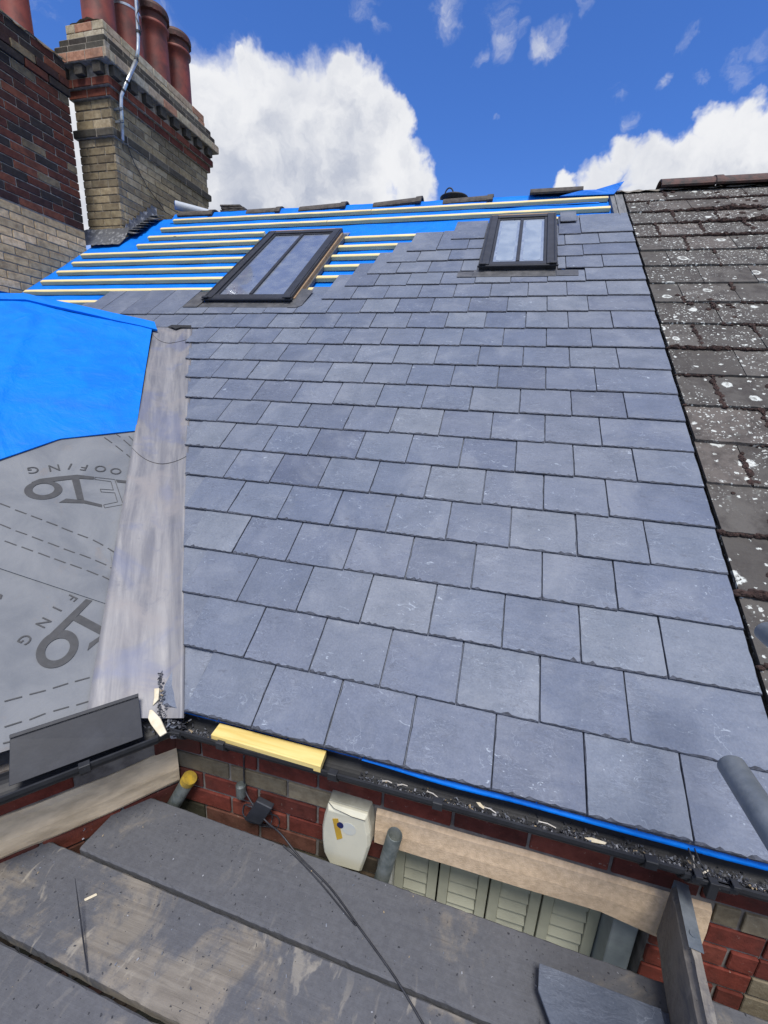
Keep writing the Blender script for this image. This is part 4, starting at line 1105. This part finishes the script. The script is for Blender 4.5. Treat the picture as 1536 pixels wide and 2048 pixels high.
mb = MB(); mb.add([rb(RX, 0), rb(TXR, 0), rb(TXR, 5), rb(RX, 5)], [(0, 1, 2, 3)]); mb.add([rw(RX + .003, -.02, -.03), rw(TXR, -.02, -.03), rw(TXR, VR, -.03), rw(RX + .003, VR, -.03)], [(0, 1, 2, 3)])
mb.build('rear_roof_slope', 'tile', nbh)
mb = MB(); mb.cbox((RX + .002, WY, -5.6), (TXR, WY + .25, -.07)); mb.build('mortar_bed', 'mortar_dark', nbh)
fw = MB(); gw = MB(); wall_courses((RX + .004, WY, 0), (1, 0, 0), np.array([0, -1., 0]), 2.2, -.068, 22, band=(2, 5, 6, 7))
fw.build('front_wall', 'brick_red', nbh, bevel=.002); gw.build('grey_brick_band', 'brick_grey', nbh, bevel=.002)

# ================================================================== LEFT: tall neighbouring stack
TX, TY0, TY1, TZ = -3.69, .95, 3.27, 4.16
tow = empty('brick_chimney_wall', (TX - .5, 2.1, -5.6), 'tall broad brick stack at the left edge, dark sooty brick above and pale brick below', 'chimney')
mb = MB(); mb.cbox((TX - 1.0, TY0, -5.6), (TX - .006, TY1, 2.61)); mb.build('lower_mortar_core', 'mortar_pale', tow)
mb = MB(); mb.cbox((TX - 1.0, TY0, 2.61), (TX - .006, TY1 - .01, 4.12)); mb.build('upper_mortar_core', 'mortar', tow)
mb = MB(); n = 36
for i in range(-14, n - 14 + 0):
    z = 2.60 - .0745 * (i + 15) + 0
for i in range(30):
    z = 2.60 - .0745 * (i + 1)
    ys = max(TY0, 0.2); brick_course(mb, (TX, TY1, 0), (0, -1, 0), (1, 0, 0), TY1 - TY0, z, .0645, .215, .1125 * (i % 2), prj=.003, jit=.0015)
    brick_course(mb, (TX - .052, TY1, 0), (-1, 0, 0), (0, 1, 0), .94, z, .0645, .215, .1125 * (i % 2), prj=.003)
mb.build('pale_brickwork', 'brick_pale', tow, bevel=.003)
mb = MB()
for i in range(20):
    z = 2.61 + .0745 * i; pr = 0 if z < 3.80 else (.02 if z < 3.88 else .0)
    brick_course(mb, (TX + pr, TY1 + pr * .5, 0), (0, -1, 0), (1, 0, 0), TY1 - TY0, z, .0645, .215, .1125 * (i % 2), prj=.003, jit=.0018)
    brick_course(mb, (TX - .052 + pr, TY1 + pr, 0), (-1, 0, 0), (0, 1, 0), .94, z, .0645, .215, .1125 * (i % 2), prj=.003)
mb.build('sooty_brickwork', 'brick_tower', tow, bevel=.003)
def mossy(s_, t_):
    y = TY1 + .02 - (TY1 - TY0) * s_
    return np.array([TX + .012 - .30 * t_, y, 4.095 + .012 * nz(y, 0, 0, 9) + .14 * t_ ** .8 + .015 * nz(y * 7, t_ * 3, 1) + .02 * nz(y * 19, t_ * 9, 1)])
mb = grid(MB(), 90, 14, mossy); 
M['mosscap'] = plain('rusty_moss_cap', (.12, .060, .025), (.045, .040, .022), 14, 1.0, 1.0, bdist=.02, lo=.4, hi=.6)
mb.build('mossy_flaunching', 'mosscap', tow, smooth=True)
pp = at_x(34, 55, TX - .33); pot((TX - .33, pp[1], 4.16), .7, .13, tow)

# ================================================================== loose things on the ridge
def z2(x, y): return (300 + x / 2.743, 340 + y / 2.743)
def loose_ridge(xa, xb, z, lab, dy=.0, red=False, tilt=.02, lift=.0):
    m_ = MB(); ridge_tile(m_, xa, xb, (3.985 + dy, z + .022), .10, collar=True, tilt=tilt)
    return m_.build('ridge_tile', 'conc', None, label=lab, cat='ridge tile', group='loose ridge tiles laid along the ridge')
loose_ridge(-2.99, -2.52, 2.99, 'dark loose ridge tile nearest the chimney stack, beside the rolled membrane', tilt=-.01)
loose_ridge(-2.09, -1.67, 2.975, 'loose ridge tile just right of the small pile of broken tiles', tilt=.012)
loose_ridge(-1.45, -.91, 2.975, 'loose ridge tile above the right side of the larger skylight', tilt=.035)
loose_ridge(-.61, -.10, 2.975, 'loose ridge tile halfway along the ridge, tipped up at its right end', tilt=.06)
loose_ridge(.12, .61, 2.972, 'thin looking loose ridge tile lying in front of the black bucket', tilt=.03)
m_ = MB(); ridge_tile(m_, .95, 1.42, (3.93, 3.02), .075, collar=False, tilt=.0)
mm = m_.build('ridge_tile', 'conc', None, label='largest loose ridge tile, rust spotted, on the blue membrane above the smaller skylight', cat='ridge tile', group='loose ridge tiles laid along the ridge')
for i, (a, b, z) in enumerate([(-2.44, -2.12, 2.975), (-2.43, -2.15, 3.002), (-2.44, -2.20, 3.029)]):
    m_ = MB(); m_.plank((a, 3.93, z), (1, .05 * i, 0), (0, 1, 0), (0, 0, 1), b - a, .12, .020, .002, 8)
    m_.build('broken_tile', 'conc', None, label=['lowest broken tile of the little pile on the ridge', 'middle broken tile of the little pile on the ridge', 'topmost broken tile of the little pile on the ridge'][i], cat='roof tile', group='broken tiles piled on the ridge', bevel=.002)
# black bucket lid/handle behind the ridge
bk = empty('bucket', (.2, 4.10, 2.87), 'black bucket with looped handle standing behind the ridge', 'bucket')
m_ = MB(); m_.lathe((.20, 4.12, 2.87), [(.10, 0), (.135, .17), (.145, .18), (.145, .19), (.11, .205), (.04, .215)], 24); m_.build('bucket_body', 'black', bk, smooth=True)
m_ = MB(); pts = []
for k in range(15): an = pi * k / 14; pts.append((.145 - .045 * cos(an) + (.006 * k / 14), 4.10, 3.05 + .095 * sin(an) ** .8))
m_.tube(pts, .007, 8); m_.build('handle', 'black', bk, smooth=True)

# roll of membrane by the chimney
A = at_x(350, 410, -3.07); A = A + 0; Bq = A + np.array([.42, .35, -.03])
m_ = MB(); m_.tube([A, Bq], .048, 22)
rl = m_.build('membrane_roll', 'roll_back', None, smooth=False, label='short roll of blue backed membrane leaning beside the chimney foot', cat='membrane roll')
m_ = MB(); d_ = nrm(A - Bq); u_ = nrm(np.cross(d_, (0, 0, 1))); w_ = np.cross(d_, u_); pts = []
for k in range(60): an = k * .42; r_ = .046 - .0007 * k; pts.append(A + d_ * .001 + (u_ * cos(an) + w_ * sin(an)) * r_)
m_.tube(pts, .0022, 5); m_.build('rolled_edge', 'blue', rl)

# aerial mast strapped to the stack
mast = empty('aerial_mast', at_x(246, 280, -3.34), 'cranked silver aerial mast clamped to the chimney corner and strapped to a pot', 'aerial mast')
P_ = [at_x(245.5, 281, -3.335), at_x(242, 214, -3.330), at_x(242, 192, -3.325), at_x(250, 172, -3.30), at_x(272, 122, -3.235), at_x(276, 100, -3.225), at_x(276.5, 75, -3.225), at_x(272, 0, -3.225), at_x(268, -60, -3.225)]
m_ = MB(); m_.tube(P_[:5], .019, 12); m_.build('lower_pole', 'alu', mast, smooth=True)
m_ = MB(); m_.tube(P_[4:], .017, 12); m_.build('upper_pole', 'alu', mast, smooth=True)
m_ = MB()
for i, (p, q) in enumerate(((2, 3), (3, 4), (4, 5), (6, 7))): 
    c_ = P_[p] + (P_[q] - P_[p]) * (.15 if i else .5); d_ = nrm(P_[q] - P_[p]); m_.tube([c_ - d_ * .012, c_ + d_ * .012], .0215, 12)
m_.build('tape_band', 'black', mast)
m_ = MB(); b0 = P_[1] + np.array([0, 0, -.02])
for dz in (-.02, -.13):
    m_.box(b0 + (-.11, -.03, dz), (.15, 0, 0), (0, .012, 0), (0, 0, .022)); m_.box(b0 + (-.12, -.045, dz - .01), (.035, 0, 0), (0, .03, 0), (0, 0, .042)); m_.tube([b0 + (.01, -.055, dz + .01), b0 + (-.02, .05, dz + .01)], .005, 6)
m_.box(b0 + (-.13, -.02, -.16), (.03, 0, 0), (0, .02, 0), (0, 0, .20)); m_.build('wall_clamp', 'galv', mast, bevel=.001)
m_ = MB(); m_.lathe(((XL + XR) / 2 + .01, 4.07, 4.98), [(.152, 0), (.154, .0), (.154, .022), (.152, .022)], 30); m_.build('pot_strap', 'alu', mast)
m_ = MB()
pts = [P_[6] + np.array([.02, 0, .02]) + np.array([.018 * sin(k * 1.1), .01 * cos(k * .9), .035 * k]) for k in range(9)]; m_.tube(pts, .006, 6)
m_.build('coax_coil', 'cable', mast)
m_ = MB(); ca = [at_x(252, 284, XR + .02), at_x(268, 325, XR + .012), at_x(295, 375, XR + .012), at_x(318, 405, XR + .012), at_x(331, 425, XR + .03)]
m_.tube(ca, .004, 6); m_.build('coaxial_cable', 'cable', None, label='thin black coaxial cable running down the side of the chimney to its foot', cat='cable')

# small loose slate above the courses beside the smaller skylight
m_ = MB(); slate(m_, 1.215, 1.35, 4.17, .235, a=.028, b=.02)
m_.build('slate_offcut', ['slate_pile', 'slate_edge_shade'], None, label='small dark slate offcut leaning against the top right corner of the smaller skylight', cat='slate')

# ================================================================== scaffold boards and tubes
ZB = -.39; bd = np.array([cos(radians(-1.68)), sin(radians(-1.68)), 0]); bn = np.array([-bd[1], bd[0], 0])
fa = at_z(270, 1582, ZB); nA = -bn
labs = ['scaffold board nearest the house wall, thick with grey slate dust', 'middle scaffold board with swept patches of bare wood', 'front scaffold board in the bottom left corner']
offs = [0, .228, .228 + .222 + .012]; x0s = [0, -.425, -.95]
for i in range(3):
    P = fa - bn * (offs[i] + .218) + bd * x0s[i] + np.array([0, 0, -.038])
    root = None
    m_ = MB(); m_.plank(P, bd, bn, (0, 0, 1), 3.3 - x0s[i], .218, .038, .0006, 220)
    m_.build('scaffold_board', ['board_dusty', 'board', 'board_dusty'][i], None, label=labs[i], cat='scaffold board', group='scaffold boards below the eaves')
P = fa - bn * (offs[2] + .222 + .218) + bd * -1.0 + np.array([0, 0, -.038])
# tubes
def tube_thing(P, Q, r, mat, lab, name='scaffold_tube', cap=None):
    m_ = MB(); P = np.array(P, float); Q = np.array(Q, float); d_ = nrm(Q - P); L = np.linalg.norm(Q - P)
    m_.lathe(P, [(r * .86, .12), (r * .86, 0), (r * .9, -.001), (r, .002), (r, L)], 26, d_)
    ob = m_.build(name, mat, None, smooth=False, label=lab, cat='scaffold tube', group='scaffold tubes')
    ob.data.polygons.foreach_set('use_smooth', [True] * len(ob.data.polygons))
    if cap:
        c = MB(); c.lathe(P - d_ * .003, [(r * .7, 0), (r + .0015, 0), (r + .002, .022), (r + .0005, .024)], 24, d_); c.build('end_cap', cap, ob)
    return ob
t1a = at_y(790, 1668, -.004); t1b = at_y(765, 1752, -.010); tube_thing(t1a, t1a + nrm(t1b - t1a) * 1.2, .0245, 'galv_dark', 'grey scaffold tube end standing in front of the stone lintel, beside the alarm box')
t2a = at_y(379, 1556, .012); t2b = at_y(346, 1612, -.0); tube_thing(t2a, t2a + nrm(t2b - t2a) * .9, .0245, 'galv_dark', 'scaffold tube with a yellow end cap in the wall corner', cap='yellow')
def depthpt(x, y, dep): return CAM + ray(x, y) * dep
t3 = depthpt(1462, 1530, .82); tube_thing(t3, t3 + np.array([.02, -1.5, .0]), .0242, 'galv', 'large galvanised scaffold tube end in front of the lowest slates at right')
t4 = depthpt(1532, 1262, .98); tube_thing(t4, t4 + np.array([.02, -1.6, .0]), .0242, 'galv', 'scaffold tube end cut by the right edge, in front of the lichened tiles')
# transoms that carry the boards
for x, lab in ((-.55, 'scaffold tube under the left ends of the boards'), (2.2, 'scaffold tube under the boards beyond the upright plank')):
    tube_thing((x, -.02, ZB - .038 - .0245), (x, -1.0, ZB - .038 - .0245), .0242, 'galv_dark', lab)
# plank on edge
pl = empty('edge_board', (1.5, -.3, ZB), 'scaffold board set on edge at bottom right with a galvanised band on its end', 'scaffold board')
zt = -.155; pa = at_z(1345, 1752, zt); pb = at_z(1405, 2048, zt); dpl = nrm(pb - pa); wpl = np.array([-dpl[1], dpl[0], 0]); wpl = wpl if wpl[0] > 0 else -wpl
start = pa + dpl * .012
m_ = MB(); m_.plank(start + np.array([0, 0, ZB - zt + .001]), dpl, wpl, (0, 0, 1), 1.3, .038, zt - ZB - .001, .0008, 50)
m_.build('plank', 'board_bare', pl)
m_ = MB(); m_.box(start - dpl * .0015 + np.array([0, 0, .0012]) + wpl * .004, dpl * .16, wpl * .030, (0, 0, .0016)); m_.box(start - dpl * .003 + wpl * .002 + (0, 0, -.2), dpl * .002, wpl * .034, (0, 0, .2))
m_.tube([start + dpl * .125 + wpl * .019 + (0, 0, .002), start + dpl * .125 + wpl * .019 + (0, 0, .006)], .008, 14)
m_.build('end_band', 'galv', pl)
# pile of slates
random.seed(5)
for i in range(5):
    z = ZB + .0015 + i * .0085; m_ = MB()
    dx = random.uniform(-.008, .008) + (.012 * (4 - i) if i < 4 else 0); dy = random.uniform(-.01, .01)
    c1 = np.array([1.163 + dx, -.142 + dy, z]); 
    poly = [c1, c1 + (.285, -.012, 0), c1 + (.275, -.50, 0), c1 + (.06, -.50, 0), c1 + (.028, -.13, 0), c1 + (-.004, -.060, 0)]
    poly = [p + np.array([random.uniform(-.002, .002), random.uniform(-.002, .002), 0]) for p in poly]
    m_.prism(poly[::-1], (0, 0, 1), .0075)
    names = ['bottom slate of the pile on the scaffold board', 'second slate from the bottom of the pile on the board', 'third slate up in the pile on the scaffold board', 'fourth slate up, just under the top one of the pile', 'top slate of the pile at bottom right, its near left corner cut off']
    m_.build('slate', 'slate_pile', None, bevel=.0012, label=names[i], cat='slate', group='slates piled on the scaffold')
# cables across the boards
def cable(name, pts, r, lab, cat='cable', parent=None, mat='cable'):
    pts = [np.array(p, float) for p in pts]; out = []
    for i in range(len(pts) - 1):
        p0 = pts[max(i - 1, 0)]; p1 = pts[i]; p2 = pts[i + 1]; p3 = pts[min(i + 2, len(pts) - 1)]
        for k in range(6):
            t = k / 6; out.append(.5 * ((2 * p1) + (-p0 + p2) * t + (2 * p0 - 5 * p1 + 4 * p2 - p3) * t * t + (-p0 + 3 * p1 - 3 * p2 + p3) * t ** 3))
    out.append(pts[-1]); m_ = MB(); m_.tube(out, r, 8)
    return m_.build(name, mat, parent, smooth=True, **({'label': lab, 'cat': cat} if lab else {}))
zc = ZB + .0035
cable('electric_cable', [at_y(488, 1510, .04), at_y(489, 1570, .035), at_y(500, 1600, .02), at_y(530, 1640, .0), at_z(562, 1668, ZB + .03), at_z(600, 1715, zc), at_z(660, 1775, zc), at_z(715, 1850, zc), at_z(790, 1955, zc), at_z(850, 2055, zc), at_z(900, 2140, zc)], .0028, 'long black cable dropping from the gutter and lying across the scaffold boards')
cable('electric_cable', [at_z(566, 1690, ZB + .02), at_z(590, 1712, zc), at_z(640, 1765, zc), at_z(700, 1838, zc), at_z(712, 1850, zc + .004)], .0022, 'shorter black cable lying alongside the long one on the first board')
# junction: box with coiled wire on wall ledge
jb = empty('junction_box', at_y(515, 1640, 0), 'dark grey plastic box hanging on coiled wires against the brick wall', 'junction box')
m_ = MB(); q = [at_y(x, y, .0) for x, y in [(488, 1640), (512, 1602), (544, 1618), (521, 1651)]]
m_.prism(q[::-1], nrm(np.cross(q[1] - q[0], q[2] - q[1])), .022); m_.build('box_body', 'boxgrey' if 'boxgrey' in M else 'black_metal', jb, bevel=.003)
m_ = MB()
for (cx, cy, r1, off) in ((505, 1625, .040, .018), (515, 1630, .058, .022), (535, 1640, .046, .03)):
    c_ = at_y(cx, cy, off); m_.tube([c_ + np.array([r1 * cos(a_ * .35), .006 * sin(a_), r1 * .8 * sin(a_ * .35)]) for a_ in range(19)], .0022, 6)
m_.build('coiled_wire', 'cable', jb, smooth=True)
m_ = MB(); a_ = at_y(482, 1572, .03); m_.lathe(a_ + (0, 0, -.045), [(.016, 0), (.018, .01), (.018, .05), (.012, .056)], 14); m_.build('cable_gland', 'galv_dark', jb)

# alarm box
al = empty('alarm_box', at_y(695, 1740, .03), 'cream burglar alarm box with faded blue and ochre logo, fixed to the wall', 'alarm box')
AY = -.004
def apx(pts, yy): return [at_y(x, y, yy) for x, y in pts]
outl = [(656, 1606), (735, 1630), (741, 1665), (741, 1690), (733, 1715), (723, 1742), (660, 1724), (648, 1700), (645, 1675), (645, 1650), (649, 1628)]
f_ = apx(outl, AY); cen = sum(f_) / len(f_)
inn = [cen + (p - cen) * .90 + np.array([0, -.012, 0]) for p in f_]
f2 = [p + np.array([0, .012, 0]) for p in f_]; bk_ = [cen + (p - cen) * 1.03 + np.array([0, WY - AY - .004, 0]) for p in f_]
m_ = MB(); m_.loft([bk_, f2]); m_.build('backplate', 'cream_side', al, bevel=.002)
m_ = MB(); m_.loft([[p + (0, -.0005, 0) for p in f2], f_, inn]); m_.build('cover', 'cream', al, bevel=.002)
m_ = MB(); yl = AY - .0125; q = [cen + (p - cen) * 1.0 for p in apx([(665, 1637), (676, 1637), (685, 1676), (674, 1679)], yl)]; m_.prism(q, (0, -1, 0), .001); m_.build('ochre_mark', 'logoy', al)
m_ = MB(); c_ = at_y(680.5, 1650, yl); m_.lathe(c_, [(.0115, 0), (.0115, .0015)], 20, (0, -1, 0)); m_.build('blue_dot', 'navy', al)
m_ = MB(); c_ = at_y(698, 1658, yl); m_.lathe(c_ , [(.024, 0), (.024, .0006)], 24, (0, -1, 0))
r_ = at_y(730, 1705, yl) - at_y(660, 1686, yl)
m_.add(*text_obj('ORIENT', at_y(690, 1690, yl + .0006), r_, np.array([0, 0, 1.]), .034, '', None, ext=.00008)); m_.build('faded_lettering', 'ghost', al)
m_ = MB(); cr = [at_y(657, 1604, AY + .0), at_y(668, 1617, AY - .0135), at_y(692, 1628, AY - .0135), at_y(704, 1634, AY - .0135), at_y(731, 1642, AY - .013)]; m_.tube(cr, .0009, 5); m_.build('crack', 'black', al)

# timber offcut lying in the gutter
bt = [at_z(440, 1446, -.012), at_z(653, 1501, -.012), at_z(641, 1533, -.012), at_z(422, 1469, -.012)]
m_ = MB(); n_ = 14; rings = []
for i in range(n_ + 1):
    s_ = i / n_; F = bt[3] + (bt[2] - bt[3]) * s_; Bk = bt[0] + (bt[1] - bt[0]) * s_; e = .0006 * nz(i, 0, 0)
    dn = np.array([0, 0, 1.])
    rings.append([F + dn * (-.024 + e), F + dn * (-.002), F + (Bk - F) * .03 + dn * e, F + (Bk - F) * .97 + dn * (.001 - e), Bk + dn * -.004, Bk + dn * -.024])
m_.loft(rings); m_.build('timber_offcut', 'block', None, label='bright yellow planed timber offcut lying in the black gutter', cat='timber', bevel=.0008)
# splintered white offcuts at the foot of the valley
def chip_prism(pxs, fn, t, mat, lab, cat='offcut', nn=None, name='wood_splinter', group=None):
    m_ = MB(); m_.prism([fn(*p) for p in pxs][::-1], nn if nn is not None else NM, t); return m_.build(name, mat, None, bevel=.001, label=lab, cat=cat, group=group)
chip_prism([(310, 1378), (320, 1377), (318, 1400), (307, 1412), (310, 1395)], lambda x, y: at_roof(x, y, .022), .006, 'wood_offcut', 'short white strip of wood at the foot of the lead valley, above the longer piece')
chip_prism([(301, 1421), (306, 1420), (322, 1437), (335, 1466), (322, 1474), (304, 1450), (298, 1438)], lambda x, y: at_roof(x, y, .035), .007, 'wood_offcut', 'longer white splintered piece of wood lying across the valley outlet')
for i, (a, b, lab) in enumerate([((184, 1784), (172, 1800), 'pale splinter on the middle scaffold board')]):
    pa_, pb_ = at_z(*z7(0, 0), ZB), None
chip_prism([(168, 1799), (193, 1787), (195, 1791), (170, 1803)], lambda x, y: at_z(x, y, ZB + .001), .003, 'wood_offcut', 'thin pale splinter beside the upright stick on the middle board', nn=np.array([0, 0, 1]))
m_ = MB(); sa, sb = at_z(150, 1757, ZB + .045), at_z(175, 1945, ZB + .004); m_.tube([sa, sa + (sb - sa) * .5 + (0, 0, -.003), sb], [.0008, .0022, .0016], 6); m_.build('wire_offcut', 'cable', None, label='thin dark wire offcut lying across the middle scaffold board', cat='wire')

# spare black gutter tray leaning in the left gutter
u = [at_pl(20, 1478, NW, B0 + NW * .040), at_pl(277, 1394, NW, B0 + NW * .040)]
lo = [at_z(18, 1573, -.040), at_z(286, 1474, -.040)]
m_ = MB(); tv = nrm(np.cross(u[1] - u[0], lo[0] - u[0])); tv = tv if tv[2] > 0 else -tv
m_.prism([u[0], u[1], lo[1], lo[0]], tv, .0035)
up_ = nrm(u[0] - lo[0]); ed = [u[0] - tv * .012, u[1] - tv * .012, u[1] + tv * .006, u[0] + tv * .006]
m_.prism([u[0] + up_ * .0005 - tv * .004, u[0] + up_ * .0005 + tv * .010, u[0] + up_ * .011 + tv * .010, u[0] + up_ * .011 - tv * .004], nrm(u[1] - u[0]), np.linalg.norm(u[1] - u[0]))
m_.build('eaves_tray', 'black_tray' if 'black_tray' in M else 'black_metal', None, bevel=.001, label='black plastic eaves tray propped in the left gutter against the grey underlay', cat='eaves tray')

# ---- debris
random.seed(99)
def chips(mb, n, fn, s0=.003, s1=.012):
    for _ in range(n):
        c_ = np.array(fn()); a_ = random.uniform(0, pi); s_ = random.uniform(s0, s1) * random.choice((1, 1, .6)); d1 = np.array([cos(a_), sin(a_), random.uniform(-.5, .5)]) * s_
        d2 = np.array([-sin(a_), cos(a_), random.uniform(-.4, .4)]) * s_ * random.uniform(.25, .7); mb.box(c_, d1, d2, (0, 0, s_ * .18), s_ * .12)
m_ = MB()
def ing():
    x = random.choice((random.uniform(.62, 1.48), random.uniform(1.2, 1.75), random.uniform(-.03, .13)))
    y = random.gauss(-.018, .013); y = max(-.045, min(.03, y)); base = -.034 - sqrt(max(0, .047 ** 2 - (y + .001) ** 2)) * .95
    k = 1.0 if x > 1.2 else .55
    return (x, y, base + random.uniform(.002, .020) * k)
chips(m_, 4200, ing, .002, .009)
m_.build('gutter_debris', 'debris', None, kind='stuff', label='dark slate chips and dirt lying in the bottom of the gutter', cat='debris')
m_ = MB()
def valleyg():
    s_ = random.random(); x = 320 + random.gauss(0, 2.5 + 3 * s_); y = 1345 + 95 * s_; return at_roof(x, y, .018)
chips(m_, 260, valleyg, .002, .009)
def corner(): return (random.gauss(-.06, .03), random.gauss(-.02, .02), -.045 + random.uniform(-.01, .02))
chips(m_, 260, corner, .004, .016)
m_.build('valley_debris', 'debris', None, kind='stuff', label='dark slate chips heaped down the foot of the lead valley', cat='debris')
m_ = MB()
def onboard():
    i = random.choice((0, 0, 1, 1, 2)); return fa + bd * random.uniform(-.3, 2.0) - bn * (offs[i] + random.uniform(.01, .21)) + np.array([0, 0, .0005])
chips(m_, 1500, onboard, .0012, .006)
m_.build('board_debris', 'debris', None, kind='stuff', label='fine slate grit scattered over the scaffold boards', cat='debris')
def boardnail(): return 0
zn = -.046
nails = [((766, 1562), (784, 1566), 'straight nail in the gutter just right of the timber offcut'), ((796, 1570), (815, 1572), 'second nail in the gutter, beside a slate chip'), ((855, 1583), (877, 1596), 'bent pale nail in the gutter near the bracket'),
         ((968, 1614), (992, 1626), 'pale nail in the middle of the gutter next to a white scrap'), ((1078, 1643), (1112, 1656), 'bent nail with a pinkish head in the gutter'), ((1386, 1713), (1389, 1736), 'upright nail standing in the wet debris by the gutter union')]
for a, b, lab in nails:
    p, q = at_z(*a, zn), at_z(*b, zn); m_ = MB(); mid = (p + q) / 2 + np.array([0, .002, .002]); m_.tube([p, mid, q], .0016, 6); d_ = nrm(q - p); m_.tube([p - d_ * .0015, p], .0036, 8)
    m_.build('nail', 'nail', None, label=lab, cat='nail', group='nails lying in the gutter')
for pxs, lab, name in [([(952, 1605), (960, 1606), (969, 1616), (967, 1619), (958, 1613)], 'rounded white plastic scrap in the middle of the gutter', 'plastic_scrap'),
                       ([(1168, 1676), (1183, 1676), (1213, 1686), (1210, 1690), (1183, 1685)], 'flat cream splinter of wood lying in the gutter', 'wood_splinter'),
                       ([(1404, 1745), (1416, 1740), (1417, 1744), (1407, 1749)], 'small white scrap on the gutter lip beside the union', 'plastic_scrap')]:
    chip_prism(pxs, lambda x, y: at_z(x, y, -.040), .003, 'wood_offcut', lab, 'scrap', np.array([0, 0, 1]), name)
